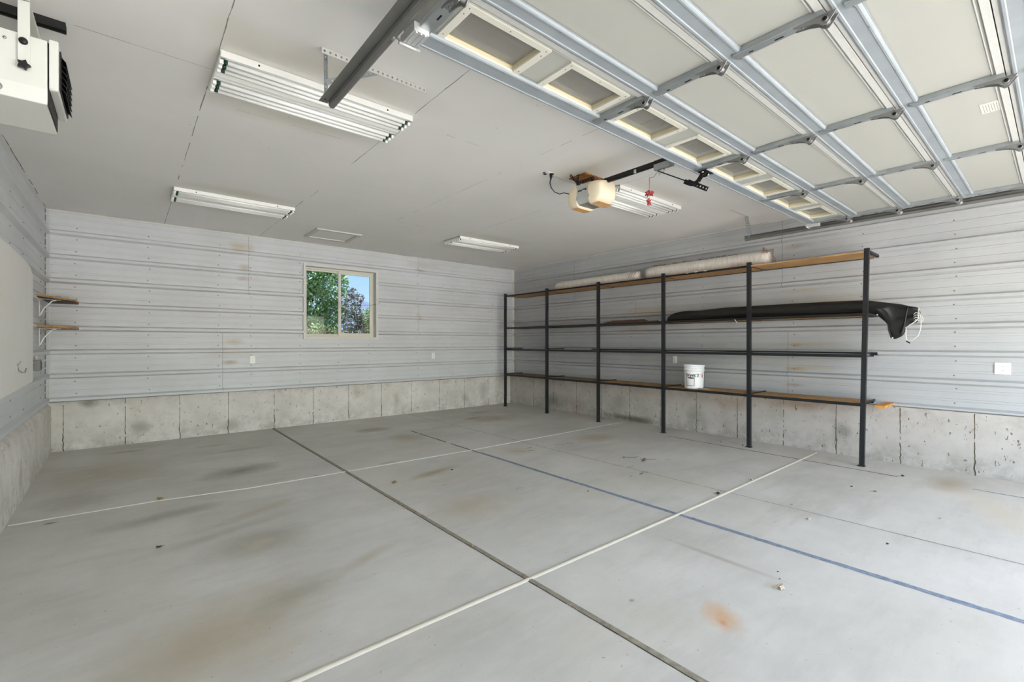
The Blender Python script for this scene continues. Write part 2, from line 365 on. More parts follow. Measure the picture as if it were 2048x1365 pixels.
def glass(name, tint, refl=1.0):
    m = bpy.data.materials.new(name); m.use_nodes = True; n = m.node_tree; n.nodes.clear()
    o = n.nodes.new('ShaderNodeOutputMaterial'); mx = n.nodes.new('ShaderNodeMixShader'); t = n.nodes.new('ShaderNodeBsdfTransparent'); gl = n.nodes.new('ShaderNodeBsdfGlossy')
    t.inputs[0].default_value = tint; gl.inputs['Roughness'].default_value = .02; fr = n.nodes.new('ShaderNodeFresnel'); fr.inputs[0].default_value = 1.45
    mu = n.nodes.new('ShaderNodeMath'); mu.operation = 'MULTIPLY'; mu.inputs[1].default_value = refl
    n.links.new(fr.outputs[0], mu.inputs[0]); n.links.new(mu.outputs[0], mx.inputs[0]); n.links.new(t.outputs[0], mx.inputs[1]); n.links.new(gl.outputs[0], mx.inputs[2]); n.links.new(mx.outputs[0], o.inputs[0])
    return m
m_glass = glass('window_glass', (.28,.31,.36,1), .55); m_dglass = glass('door_window_glass', (.95,.95,.93,1), 1.3)
def hazy(m, col, f):
    n = m.node_tree; o = n.nodes['Material Output']; old = o.inputs[0].links[0].from_socket
    d = n.nodes.new('ShaderNodeBsdfDiffuse'); d.inputs[0].default_value = col; mx = n.nodes.new('ShaderNodeMixShader'); mx.inputs[0].default_value = f
    n.links.new(old, mx.inputs[1]); n.links.new(d.outputs[0], mx.inputs[2]); n.links.new(mx.outputs[0], o.inputs[0])
hazy(m_dglass, (.62,.60,.54,1), .30)  # pale diffuse mix lightens the panes, standing in for light above the door
m_leaf = mat('green_leaves', (205,222,150), .6, col2=(140,176,104), vscale=1.6); m_leaf2 = mat('dark_leaves', (160,170,130), .6, col2=(150,120,124), vscale=2)
m_leaf3 = mat('hedge_leaves', (140,156,92), .6, col2=(146,120,80), vscale=1.6)
m_bark = mat('bark', (92,78,62), .9, var=.3)
m_grass = mat('lawn', (86,104,58), .9, var=.3, vscale=1)
m_drive = mat('driveway_concrete', (226,222,212), .8, var=.06, vscale=2); m_dim_ground = mat('dim_bounce_ground', (128,126,122), .85, var=.15, vscale=3)
m_hill = mat('hazy_mountain', (176,178,190), .95, var=.1, vscale=.01)
m_board = mat('white_wall_board', (228,228,226), .5, col2=(224,220,212), vscale=.9)
m_out = mat('outer_siding', (200,200,195), .6)
m_deb = mat('dry_leaf', (176,152,112), .8, col2=(120,92,60), vscale=40); m_debd = mat('dark_debris', (60,52,42), .9); m_debw = mat('pale_debris', (214,206,192), .8, col2=(150,126,96), vscale=50)
m_debg = mat('green_leaf_debris', (112,118,70), .8)
m_stamp = mat('tape_residue', (70,68,66), .9)

# ------------------------------------------------------------------ the setting
XL, XR, YB, YF, ZC = -.79, 6.90, 8.19, -2.2, 3.086
RIBS = [.975+.305*k for k in range(-1, 7)]
def profile(z0, z1):
    pts = [(z0, 0)]
    for r in RIBS:
        for dz, o in ((-.037, 0), (-.016, .042), (.016, .042), (.037, 0)): pts.append((r+dz, o))
        for q in (.107, .206): 
            for dz, o in ((-.015, 0), (-.010, .005), (.010, .005), (.015, 0)): pts.append((r+q+dz, o))
    pts = sorted(pts); out = []
    def val(z):
        for (a, oa), (b, ob) in zip(pts, pts[1:]):
            if a <= z <= b: return oa if b == a else oa+(ob-oa)*(z-a)/(b-a)
        return 0
    pts = [(-1, 0)]+[p for p in pts if p[0] != z0]+[(9, 0)]; pts.sort()
    out = [(z0, val(z0))]+[p for p in pts if z0 < p[0] < z1]+[(z1, val(z1))]
    return out
def sheets(mb, side, bands, gap=.003):
    # bands: (z0, z1, [cuts along the wall])
    for z0, z1, cuts in bands:
        pr = profile(z0, z1)
        for a, b in zip(cuts, cuts[1:]):
            a2, b2 = a+gap/2, b-gap/2
            if side == 'back': mb.strip([(YB-o, z) for z, o in pr], 'x', a2, b2)
            elif side == 'right': mb.strip([(XR-o, z) for z, o in pr], 'y', a2, b2)
            else: mb.strip([(XL+o, z) for z, o in pr], 'y', a2, b2)
WX0, WX1, WZ0, WZ1 = 2.30, 3.535, 1.50, 2.705
L1z, L2z = 1.549, 2.157
# back wall
mb = MB()
sheets(mb, 'back', [(.655, 1.5, [XL, 1.108, XR]), (1.5, L1z, [XL, 1.108, WX0]), (1.5, L1z, [WX1, XR]), (L1z+.0015, L2z, [XL, WX0]), (L1z+.0015, L2z, [WX1, 4.43, XR]),
                    (L2z+.0015, WZ1, [XL, 1.457, WX0]), (L2z+.0015, WZ1, [WX1, XR]), (WZ1, ZC, [XL, 1.457, 4.43, XR])])
mb.mi = 1
for a in [(XL, WX0-.008, .655, ZC), (WX1+.008, XR, .655, ZC), (WX0-.008, WX1+.008, .655, WZ0-.008), (WX0-.008, WX1+.008, WZ1+.008, ZC)]: mb.box(a[0], a[1], YB+.006, YB+.16, a[2], a[3])
wall_back = struct('wall_back', mb, [m_wall_b, m_dark])
mb = MB(); mb.box(XL-.3, XR+.3, YB+.03, YB+.3, -.3, .655)
mb.v = [(x, (8.262 if y < YB+.1 else y), z) for x, y, z in mb.v]
mb.box(XL-.3, XR+.3, YB-.004, YB+.15, .645, .6565)
base_b = build('concrete_base', MB().box(XL-.3, XR+.3, 8.262, 8.5, -.3, .645), m_conc_b, wall_back)
def screws(wall, side, cols, zlo, zhi, skip=None):
    mb = MB(); rs = random.Random(3)
    for c in cols:
        for r in RIBS:
            for dz in (-.075, .075):
                z = r+dz+rs.uniform(-.006, .006); u = c+rs.uniform(-.012, .012)
                if z < zlo+.03 or z > zhi-.03 or (skip and skip(u, z)): continue
                p = [(.0075, 0), (.0075, .003), (.004, .0045)]
                if side == 'back': mb.lathe([(a, -h) for a, h in p], (u, YB, z), 8, 'y')
                elif side == 'right': mb.lathe([(a, -h) for a, h in p], (XR, u, z), 8, 'x')
                else: mb.lathe(p, (XL, u, z), 8, 'x')
    o = build('screw_heads', mb, m_screw, wall); o['kind'] = 'stuff'
inwin = lambda u, z: 2.22 < u < 3.62 and 1.42 < z < 2.78
screws(wall_back, 'back', [-.512, .225, 1.061, 1.49, 2.22, 2.85, 3.42, 4.41, 5.22, 6.276], .66, ZC, inwin)
build('base_trim', MB().box(XL, XR, YB-.008, 8.27, .640, .6615), m_galv_trim, wall_back)
build('top_trim', MB().box(XL, XR, YB-.022, YB, ZC-.018, ZC), m_trim, wall_back)
def joints(axis, pos, plane, outw, z1, seed):
    rs = random.Random(seed); mb = MB()
    for p in pos:
        z = 0; off = rs.uniform(-.004, .004); pts = []
        while z < z1:
            k = 1 if z > .25 else 2.5
            pts.append((z, off+rs.uniform(-.0014, .0014)*k*(2.2 if z < .2 else 1), rs.uniform(.002, .0042)*(1.6 if z < .22 else 1))); z += .035
        pts.append((z1, off, .004))
        for (za, oa, wa), (zb, ob, wb) in zip(pts, pts[1:]):
            if rs.random() < .08: continue
            q = [(p+oa-wa, za), (p+oa+wa, za), (p+ob+wb, zb), (p+ob-wb, zb)]
            d = plane+outw*.0015
            mb._add([(u, d, z) if axis == 'x' else (d, u, z) for u, z in q], [(0,1,2,3)])
    return mb
build('form_joints', joints('x', [-.633, -.026, .582, 1.197, 1.836, 2.446, 3.059, 3.687, 4.312, 4.95, 5.571, 6.203], 8.262, -1, .64, 1), m_joint, wall_back)
# right wall
mb = MB()
sheets(mb, 'right', [(.668, L1z, [YF, 2.395, YB]), (L1z+.0015, L2z, [YF, 4.85, YB]), (L2z+.0015, ZC, [YF, 2.464, 6.3, YB])])
mb.mi = 1; mb.box(XR+.006, XR+.16, YF, YB, .668, ZC)
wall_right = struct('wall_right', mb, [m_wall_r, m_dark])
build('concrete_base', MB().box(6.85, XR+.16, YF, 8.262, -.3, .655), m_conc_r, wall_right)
screws(wall_right, 'right', [.748, 1.568, 2.33, 3.609, 4.95, 5.765, 6.844, 7.762], .668, ZC)
build('base_trim', MB().box(6.862, XR+.005, YF, YB, .655, .670), m_galv_trim, wall_right)
build('form_joints', joints('y', [7.458, 6.839, 6.195, 5.56, 4.926, 4.317, 3.681, 3.056, 2.434, 1.829, 1.203, .590, -.03], 6.85, -1, .65, 5), m_joint, wall_right)
build('wall_gap_seal', MB().box(XR-.02, XR, YF, YB, ZC-.012, ZC), m_trim, wall_right)
# left wall
mb = MB(); sheets(mb, 'left', [(.645, L1z, [YF, YB]), (L1z+.0015, L2z, [YF, YB]), (L2z+.0015, ZC, [YF, YB])])
mb.mi = 1; mb.box(XL-.16, XL-.006, YF, YB, .645, ZC)
wall_left = struct('wall_left', mb, [m_wall_l, m_dark])
xa, xb = -.665, -.747   # the footing face drifts a little along its length
mb = MB(); mb.hexa([(XL-.2, YF, -.3), (xa, YF, -.3), (xb, 8.262, -.3), (XL-.2, 8.262, -.3), (XL-.2, YF, .644), (xa-.02, YF, .575), (xb, 8.262, .575), (XL-.2, 8.262, .644)])

mb.v[5] = (-.733, YF, .570); mb.v[1] = (-.640, YF, -.3)
mb.v[4] = (-.795, YF, .640); mb.v[7] = (-.795, 8.262, .640)
mb._add([(-.795, YF, .640), (-.99, YF, .640), (-.99, 8.262, .640), (-.795, 8.262, .640)], [(0,1,2,3)])
build('concrete_base', mb, m_conc_l, wall_left)
screws(wall_left, 'left', [7.75, 6.55, 5.9, 4.7, 3.5], .66, ZC, lambda u, z: 4 < u < 7 and .9 < z < 2.25)
def lface(y, z):   # x of the left footing face
    t = (y-YF)/(8.262-YF); top = -.733+(xb+.733)*t; bot = -.640+(xb+.640)*t; k = (z+.3)/.875
    return bot+(top-bot)*k
mb = MB(); rs = random.Random(9)
for p in (6.93, 6.32, 5.72, 5.30, 4.76, 4.2):
    for i in range(16):
        za, zb = i*.0355, (i+1)*.0355; wv = rs.uniform(.002, .004)
        mb._add([(lface(p, za)+.0015, p-wv, za), (lface(p, za)+.0015, p+wv, za), (lface(p, zb)+.0015, p+wv, zb), (lface(p, zb)+.0015, p-wv, zb)], [(0,1,2,3)])
build('form_joints', mb, m_joint, wall_left)
# unseen front wall with its door opening, set back to even the light
mb = MB()
for a in [(XL-.2, -.70, -.3, ZC+.2), (-.70, .40, 2.10, ZC+.2), (.40, .96, -.3, ZC+.2), (6.04, XR+.2, -.3, ZC+.2), (.96, 6.04, 2.44, ZC+.2)]: mb.box(a[0], a[1], YF-.16, YF, a[2], a[3])  # narrow left doorway added, unseen, to let in fill light
struct('wall_front', mb, m_out)
# corner trims
mb = MB().box(XL+.030, XL+.044, YB-.014, YB-.001, .66, ZC); mb.mi = 1; mb.box(XL, XL+.004, YB-.075, YB-.004, .66, ZC-.002)
struct('trim_1', mb, [m_trim, m_galv_trim])
struct('trim_2', MB().prism([(XR-.060, YB), (XR-.034, YB-.032), (XR-.018, YB-.032), (XR-.018, YB-.022), (XR, YB-.022), (XR, YB)], 'z', .672, ZC-.02), m_trim)
# ceiling with cracked board seams
mb = MB(); mb.box(XL-.2, XR+.2, YF-.2, YB+.3, ZC, ZC+.12)
mb.mi = 1; rs = random.Random(4)
def crack(axis, p, a, b, dens, wd=.0028):
    t = a; off = 0
    while t < b:
        L = rs.uniform(.03, .16)
        if rs.random() < dens:
            o1 = off; off = rs.uniform(-.002, .002); ww = wd*rs.uniform(.5, 1.2)
            q = [(t, p+o1-ww), (min(t+L, b), p+off-ww), (min(t+L, b), p+off+ww), (t, p+o1+ww)]
            mb._add([((v, u) if axis == 'y' else (u, v))+(ZC-.0012,) for u, v in q], [(0,1,2,3)])
        t += L
crack('y', .402, YF, 3.1, .95); crack('y', .402, 3.6, 5.2, .9); crack('y', .402, 5.2, 6.15, .5); crack('y', .402, 6.6, YB, .98)
crack('y', 1.62, YF, 3.05, 1); crack('y', 1.62, 3.6, 4.3, .95); crack('y', 1.62, 4.3, 5.7, .25, .0018); crack('y', 1.60, 5.78, 6.1, 1, .004); crack('y', 1.6, 6.7, YB, .95, .0022)
crack('y', 2.84, 1.2, 5.9, .6, .0016); crack('y', 2.84, 6, YB, .1, .0016)
crack('y', 4.03, YF, 6.05, .85, .0016); crack('y', 4.03, 6.6, YB, .5, .0016); crack('y', 5.25, 3, YB, .15, .0014)
crack('x', 3.36, -.22, .40, 1, .0016); crack('x', 5.8, XL, .4, .12, .0018); crack('x', 3.82, .6, 1.35, .4, .0015)
crack('x', 5.78, 1.7, 2.7, .25, .0015); crack('x', 5.95, 2.9, 3.5, .5, .0022); crack('x', 3.2, 1.65, 2.5, .2, .0014)
crack('y', XL+.012, 3.5, 8.1, .5, .004); crack('x', YB-.03, XL, XR, .12, .005); crack('y', XR-.03, 2.5, 6, .35, .005)
for _ in range(90):
    x, y = rs.choice([.402, 1.62, 2.84, 4.03, .9, 2.2])+rs.choice([-.03, .03])*rs.uniform(.6, 1.4), rs.uniform(.5, 8); q = .004*rs.uniform(.5, 1)
    mb._add([(x-q, y-q, ZC-.001), (x+q, y-q, ZC-.001), (x+q, y+q, ZC-.001), (x-q, y+q, ZC-.001)], [(0,1,2,3)])
ceil_o = struct('ceiling', mb, [m_ceil, m_saw])
# floor
floor = struct('floor', MB().box(XL-.2, XR+.2, YF-.2, 8.5, -.25, 0), m_floor)
def band(axis, p0, p1, a, b, wd, z, seed, miss=0, jit=.001, st=.09):
    rs = random.Random(seed); mb = MB(); t = a
    while t < b:
        e = min(t+st*rs.uniform(.5, 1.5), b)
        if rs.random() >= miss:
            c0 = p0+(p1-p0)*(t-a)/(b-a); c1 = p0+(p1-p0)*(e-a)/(b-a)
            w0 = wd/2+rs.uniform(-jit, jit); w1 = wd/2+rs.uniform(-jit, jit)
            q = [(t, c0-w0), (e, c1-w0), (e, c1+w1), (t, c0+w1)]
            mb._add([((v, u) if axis == 'y' else (u, v))+(z,) for u, v in q], [(0,1,2,3)])
        t = e
    return mb
ej = MB(); ej.prism([(1.806, 0), (1.810, .0035), (1.823, .005), (1.837, .0035), (1.841, 0)], 'y', YF, 8.26)
build('expansion_joint', ej, m_foam, floor, label='dark grey expansion joint filler')
mb = band('y', 1.804, 1.804, YF, 8.26, .005, .0012, 2); build('joint_shadow_gap', mb, m_dark, floor)
mb = MB(); rs = random.Random(12)
def caulk(pts, hw, hh):
    for (xa_, ya_), (xb_, yb_) in zip(pts, pts[1:]):
        n = max(1, int((xb_-xa_)/.12))
        for i in range(n):
            x0 = xa_+(xb_-xa_)*i/n; x1 = xa_+(xb_-xa_)*(i+1)/n; y0 = ya_+(yb_-ya_)*i/n; y1 = ya_+(yb_-ya_)*(i+1)/n
            vs = []
            for x, y in ((x0, y0), (x1, y1)):
                for dy, z in ((-hw, .0005), (-hw*.6, hh*.8), (0, hh), (hw*.6, hh*.8), (hw, .0005)): vs.append((x, y+dy, z))
            mb._add(vs, [(k, k+1, k+6, k+5) for k in range(4)])
mb.smooth = True; caulk([(XL+.1, 2.03), (1.1, 2.032), (3.8, 2.008), (6.72, 2.010)], .018, .007)
build('caulk_seam', mb, m_caulk, floor, label='wide white caulk seam')
mb = MB(); mb.smooth = True; caulk([(-.70, 5.165), (.222, 5.130), (.904, 5.013), (3.489, 4.935), (6.70, 4.967)], .0135, .004)
build('caulk_seam', mb, mat('bright_caulk', (244,241,232), .6), floor, label='narrow white caulk seam')
build('blue_line', band('y', 3.449, 3.440, YF, 4.75, .046, .0014, 5, .0, .003, .045), m_blue, floor, label='faded blue floor line')
build('blue_line', band('y', 3.43, 3.449, 4.75, 6.65, .024, .0014, 6, .05, .003, .05), m_bluedk, floor, label='grey worn end of the blue line')
build('blue_line', band('y', 6.17, 6.20, YF, .55, .020, .0014, 7, .04, .003, .05), m_blue, floor)
build('blue_line', band('y', 6.17, 6.215, 1.10, 3.8, .022, .0014, 7, .03, .003), m_bluedk, floor)
build('saw_cut', band('y', 4.37, 4.27, YF, 4.6, .010, .0012, 8, .03, .002, .05), m_saw, floor)
build('saw_cut', band('y', 4.29, 4.22, 4.6, 8.2, .011, .0012, 9, .02, .002), m_saw, floor)
mb = MB()
for x, y, a, L, wd in [(4.74,3.36,20,.15,.016),(4.70,3.37,-30,.14,.016),(4.80,3.17,5,.17,.02),(4.70,3.19,40,.10,.02),(4.95,3.02,10,.08,.01),(4.34,3.12,-5,.07,.02),(4.28,2.90,0,.10,.02),(4.20,2.88,40,.07,.02),(4.05,2.90,0,.03,.02),(4.30,3.25,5,.16,.006),(4.55,4.42,-5,.13,.02),(4.72,4.40,0,.09,.02),(4.02,4.42,10,.08,.016),(3.87,4.48,-8,.15,.008),(4.1,4.55,30,.07,.02),(6.45,2.80,60,.14,.012),(6.50,2.95,0,.12,.012),(6.44,3.1,80,.12,.012),(2.9,3.35,30,.08,.006),(2.4,3.9,60,.06,.005)]:
    a = math.radians(a-40); dx, dy = math.cos(a)*L/2, math.sin(a)*L/2; nx, ny = -math.sin(a)*wd/2, math.cos(a)*wd/2
    mb._add([(x-dx-nx, y-dy-ny, .0015), (x+dx-nx*.6, y+dy-ny*.6, .0015), (x+dx+nx, y+dy+ny, .0015), (x-dx+nx*.5, y-dy+ny*.5, .0015)], [(0,1,2,3)])
build('tape_residue', mb, m_stamp, floor, label='black tape residue marks')
mb = MB(); rs = random.Random(31)
for x, y, r in [(-.3,6.55,.045),(-.33,6.2,.04),(-.25,5.35,.05),(-.1,5.5,.05),(-.3,5.2,.05),(-.12,5.25,.06),(.1,6.2,.03),(-.5,5.6,.03),(-.2,5.8,.03),(.25,6.0,.02),(.1,3.9,.012),(-.2,3.2,.012),(-.35,2.9,.01)]:
    n = 9; mb._add([(x+r*rs.uniform(.6,1)*math.cos(2*PI*i/n), y+r*.35*rs.uniform(.6,1)*math.sin(2*PI*i/n), .0015) for i in range(n)], [tuple(range(n))])
build('paint_drips', mb, m_caulk, floor)

# window
wn = thing('window_1', (2.92, YB, 1.47), 'white framed sliding window in the back wall', 'window'); wn['kind'] = 'structure'
del wn['category']
mb = MB()
for a in [(2.262, 3.580, 2.700, 2.742), (2.262, 3.580, 1.462, 1.502)]: mb.box(a[0], a[1], YB-.034, YB+.01, a[2], a[3])
mb.box(2.262, 2.302, YB-.034, YB+.01, 1.502, 2.700).box(3.535, 3.580, YB-.034, YB+.01, 1.502, 2.700)
mb.box(2.296, 2.302, YB, YB+.16, 1.502, 2.70).box(3.535, 3.541, YB, YB+.16, 1.502, 2.70).box(2.296, 3.541, YB, YB+.16, 2.70, 2.706).box(2.296, 3.541, YB, YB+.16, 1.496, 1.502)
build('window_casing', mb, m_trim, wn, bevel=.002)
def fr(mb, x0, x1, z0, z1, y0, y1, t):
    mb.box(x0, x1, y0, y1, z0, z0+t).box(x0, x1, y0, y1, z1-t, z1).box(x0, x0+t, y0, y1, z0+t, z1-t).box(x1-t, x1, y0, y1, z0+t, z1-t); return mb
build('window_frame', fr(MB(), 2.302, 3.535, 1.502, 2.70, YB+.085, YB+.155, .028), m_wind, wn, bevel=.002)
s1 = build('sash', fr(MB(), 2.325, 2.945, 1.525, 2.672, YB+.118, YB+.142, .030), m_wind, wn, bevel=.002)
build('pane', MB().box(2.352, 2.918, YB+.128, YB+.132, 1.552, 2.645), m_glass, s1)
s2 = build('sash', fr(MB(), 2.885, 3.512, 1.525, 2.672, YB+.088, YB+.114, .048), m_wind, wn, bevel=.002)
build('pane', MB().box(2.93, 3.468, YB+.099, YB+.103, 1.57, 2.627), m_glass, s2)
build('latch', MB().box(2.893, 2.915, YB+.070, YB+.088, 2.05, 2.13), m_wind, s2)
tag(build('wire', MB().tube([(2.97,YB+.07,2.09),(3.25,YB+.06,2.085),(3.46,YB+.03,2.10),(3.56,YB-.036,2.115),(3.62,YB-.006,2.135)], .0035, 6), m_dark, org=(3.62,YB-.006,2.09)), 'thin dark wire strung across the right window sash', 'wire')

# outdoors
struct('ground_lawn', MB().box(-300, 300, 8.55, 900, -.35, -.12), m_grass)
struct('ground_dim_near', MB().box(-12, 18, -6.6, YF-.16, -.3, -.02), m_dim_ground)  # unseen dark ground, added to cut bounce light near the opening
struct('ground_driveway', MB().box(-60, 65, -120, -6.6, -.3, -.02), m_drive)  # unseen ground, made pale to bounce daylight deep indoors
struct('roof', MB().box(XL-.6, XR+.6, YF-.5, YB+.7, ZC+.22, ZC+.34), m_out)
mb = MB(); pk = [(-600,60),(-300,90),(-60,70),(120,62),(190,95),(250,62),(330,88),(420,60),(600,90)]
for (xa_, za), (xb_, zb) in zip(pk, pk[1:]): mb._add([(xa_, 850, -5), (xb_, 850, -5), (xb_, 880, zb*1.05-0), (xa_, 880, za*1.05)], [(0,1,2,3)]); mb._add([(xa_, 850+80, -5), (xb_, 930, -5), (xb_, 880, zb*1.05), (xa_, 880, za*1.05)], [(0,1,2,3)])
tag(build('mountain', mb, m_hill), 'hazy pale mountain ridge far behind the trees', 'mountain'); bpy.data.objects['mountain']['kind'] = 'structure'
def tree(name, x, y, trunk_h, blobs, n, size, lm, label, cat, seed, trunk=True):
    rs = random.Random(seed); t = thing(name, (x, y, -.12), label, cat)
    if trunk:
        mb = MB(); mb.tube([(x, y, -.12), (x+.05, y, trunk_h*.5), (x, y, trunk_h)], [.13, .10, .05], 10)
        for bx, by, bz, br in blobs: mb.tube([(x, y, trunk_h*.55), ((x+bx)/2, (y+by)/2, (trunk_h*.6+bz)/2), (bx, by, bz)], [.05, .03, .012], 6)
        build('trunk', mb, m_bark, t)
    mb = MB(); tot = sum(b[3]**2 for b in blobs)
    for bx, by, bz, br in blobs:
        for _ in range(int(n*br*br/tot)):
            v = Vector((rs.gauss(0,1), rs.gauss(0,1), rs.gauss(0,1))).normalized()*br*rs.uniform(.35, 1)**.6
            p = Vector((bx, by, bz))+v; a = Vector((rs.gauss(0,1), rs.gauss(0,1), rs.gauss(0,1))).normalized(); b = a.cross(Vector((rs.gauss(0,1), rs.gauss(0,1), rs.gauss(0,1)))).normalized()
            s = size*rs.uniform(.6, 1.3); mb._add([p-a*s, p-b*s*.45, p+a*s, p+b*s*.45], [(0,1,2,3)])
    f = build('foliage', mb, lm, t); f['kind'] = 'stuff'
    return t
tree('leafy_tree', 5.3, 19, 3.4, [(4.9,19,4.2,1.3),(5.6,19.3,2.9,.9),(6.2,18.8,3.7,.75),(6.5,19.2,2.6,.6),(5.6,18.7,5.2,1.2),(6.2,19.3,4.9,.7),(4.2,19,3.2,1.2),(5.2,19,1.8,.9),(6.1,19,1.7,.6)], 15000, .085, m_leaf, 'tall light green leafy tree in the left window pane', 'tree', 1)
tree('small_leaved_tree', 7.15, 18, 2.6, [(6.75,18,2.9,.42),(6.85,18,3.35,.25),(7.2,18.1,3.2,.16),(6.8,18.1,2.2,.42),(7.0,18,2.5,.26),(6.85,18,1.6,.45)], 1700, .06, m_leaf2, 'thin dark leaved tree against blue sky in the right window pane', 'tree', 2)
tree('hedge_shrub', 4.9, 15, 1, [(4.55,15,1.35,.45),(4.9,15.2,1.6,.35),(4.2,15,1.3,.6),(4.6,15,.6,.75)], 7000, .045, m_leaf3, 'rounded brownish green shrub low in the left window corner', 'shrub', 3, False)
tree('hedge_shrub', 7.4, 21, 1, [(7.0,21,1.5,.6),(7.9,21,1.6,.6),(8.7,21,2.2,.6),(6.4,21,1.4,.6),(7.0,21,.6,.75),(8,21,.6,.75)], 9000, .06, m_leaf3, 'low green bushes beneath the thin tree in the right pane', 'shrub', 4, False)
tree('background_tree', 10.4, 24, 2, [(10.2,24,2.7,.7),(10.7,24,2.2,.9),(9.8,24,2.0,.7)], 3500, .07, m_leaf, 'green treetop at the lower right edge of the window view', 'tree', 5)

# ------------------------------------------------------------------ ceiling things
hx = thing('access_hatch', (2.47, 7.35, ZC), 'white framed attic access hatch in the ceiling near the window wall', 'hatch')
mb = MB(); x0, x1, y0, y1 = 2.13, 2.81, 7.0, 7.66; t = .06
mb.box(x0, x1, y0, y0+t, ZC-.02, ZC).box(x0, x1, y1-t, y1, ZC-.02, ZC).box(x0, x0+t, y0+t, y1-t, ZC-.02, ZC).box(x1-t, x1, y0+t, y1-t, ZC-.02, ZC)
build('hatch_frame', mb, m_hatch, hx, bevel=.003)
build('hatch_panel', MB().box(x0+t+.006, x1-t-.006, y0+t+.006, y1-t-.006, ZC-.006, ZC), m_ceil, hx)

def light_fixture():
    L, W = 1.22, .49
    o = thing('fluorescent_fixture', (0, 0, 0), '', 'light')
    mb = MB()    # tray: folded sheet seen from below; local x 0..L, y 0..W, z 0 at the ceiling, down negative
    prof = [(0, 0), (0, -.040), (.008, -.040)]
    mb.prism([(0,0),(0,-.040),(.010,-.040),(.016,-.012),(W-.016,-.012),(W-.010,-.034),(W,-.034),(W,0)], 'x', 0, L)
    build('housing', mb, m_white, o, bevel=.001)
    ys = [.052, .106, .160, .328, .384, .438]
    mb = MB()
    for y in ys:      # folded reflector ridges between the lamps
        mb.prism([(y-.026,-.0125),(y-.020,-.034),(y-.0175,-.034),(y-.012,-.014),(y+.012,-.014),(y+.0175,-.034),(y+.020,-.034),(y+.026,-.0125)], 'x', .03, L-.03)
    build('reflector', mb, m_reflect, o)
    mb = MB(); mb.prism([(.196,-.013),(.202,-.040),(.216,-.044),(.222,-.040),(.232,-.044),(.256,-.044),(.266,-.040),(.272,-.044),(.286,-.040),(.292,-.013)], 'x', .006, L-.006)
    build('ballast_cover', mb, m_white, o, bevel=.001)
    for y in ys:
        tb = build('lamp_tube', MB().tube([(.045, y, -.040), (L-.045, y, -.040)], .0145, 12), m_tube, o)
        build('tube_end', MB().lathe([(.013,-.0),(.013,.018)], (.028, y, -.040), 12, 'x').lathe([(.013,0),(.013,.018)], (L-.046, y, -.040), 12, 'x'), m_sock, tb)
    for xx in (0.0, L-.004):
        mb = MB()
        mb.prism([(0,0),(0,-.040),(.195,-.040),(.20,-.05),(.29,-.05),(.295,-.040),(W-.01,-.040),(W,-.034),(W,0)], 'x', xx, xx+.004)
        for y in ys: mb.prism([(y-.016,-.038),(y-.010,-.058),(y+.010,-.058),(y+.016,-.038)], 'x', xx+(.004 if xx == 0 else -.018), xx+(.022 if xx == 0 else 0))
        build('end_plate', mb, m_white, o)
    mb = MB()
    for xx in (.2, 1.02): mb.lathe([(.006, 0), (.006, -.0015)], (xx, 0, -.02), 8, 'y')
    build('housing_screw', mb, m_hole, o)
    return o
fx = light_fixture(); FG = 'six tube fluorescent fixtures on the ceiling'
for i, (x, y, lb) in enumerate([(.406, 3.09, 'large white six-tube fluorescent fixture nearest the left door track'), (.382, 6.13, 'white six-tube fluorescent fixture on the far left of the ceiling'),
                                (4.01, 3.01, 'white six-tube fluorescent fixture behind the garage door opener'), (4.01, 6.07, 'white six-tube fluorescent fixture near the far right corner of the ceiling')]):
    o = fx if i == 0 else copy_tree(fx)
    o.location = (x, y, ZC-.003); tag(o, lb, 'light', FG)

# heater
ht = thing('unit_heater', (-.48, 3.39, 2.57), 'white garage heater hung from the ceiling in the left corner', 'heater')
mb = MB(); mb.prism([(3.20,2.885),(3.20,2.645),(3.215,2.575),(3.585,2.555),(3.60,2.60),(3.60,2.885)], 'x', -.72, -.302)
build('body', mb, m_heater, ht, bevel=.004)
mb = MB(); mb.prism([(3.19,2.892),(3.19,2.652),(3.20,2.646),(3.61,2.646),(3.62,2.652),(3.62,2.892)], 'x', -.296, -.262)
build('front_collar', mb, m_heater, ht, bevel=.004)
mb = MB()
mb.box(-.301, -.297, 3.21, 3.58, 2.57, 2.88)
build('collar_gap', mb, m_dark, ht)
mb = MB(); mb.box(-.262, -.256, 3.22, 3.60, 2.665, 2.86)
build('grille', mb, m_black, ht)
for k in range(6):
    z = 2.668+.031*k; mb = MB(); mb.hexa([(-.258,3.25,z+.020),(-.240,3.25,z-.002),(-.240,3.575,z-.002),(-.258,3.575,z+.020),(-.258,3.25,z+.024),(-.239,3.25,z+.002),(-.239,3.575,z+.002),(-.258,3.575,z+.024)])
    build('louver', mb, m_black, ht)
mb = MB(); mb.box(-.402, -.360, 3.186, 3.196, 2.73, 3.05).box(-.402, -.360, 3.605, 3.615, 2.73, 3.05).box(-.402, -.360, 3.186, 3.615, 3.035, 3.045)
build('yoke_bracket', mb, m_heater, ht, bevel=.003)
build('yoke_bolt', MB().lathe([(.016,0),(.016,-.010),(.010,-.014)], (-.382, 3.187, 2.842), 16, 'y'), m_black, ht)
mb = MB(); pr = []
for k in range(10):
    a = 2*PI*k/10; r = .026 if k % 2 == 0 else .016; pr.append((-.380+r*math.cos(a), 2.727+r*math.sin(a)))
mb._add([(p[0], 3.186, p[1]) for p in pr]+[(p[0], 3.168, p[1]) for p in pr], [(i, (i+1) % 10, 10+(i+1) % 10, 10+i) for i in range(10)]+[tuple(range(10)), tuple(range(19, 9, -1))])
build('star_knob', mb, m_black, ht, bevel=.002)
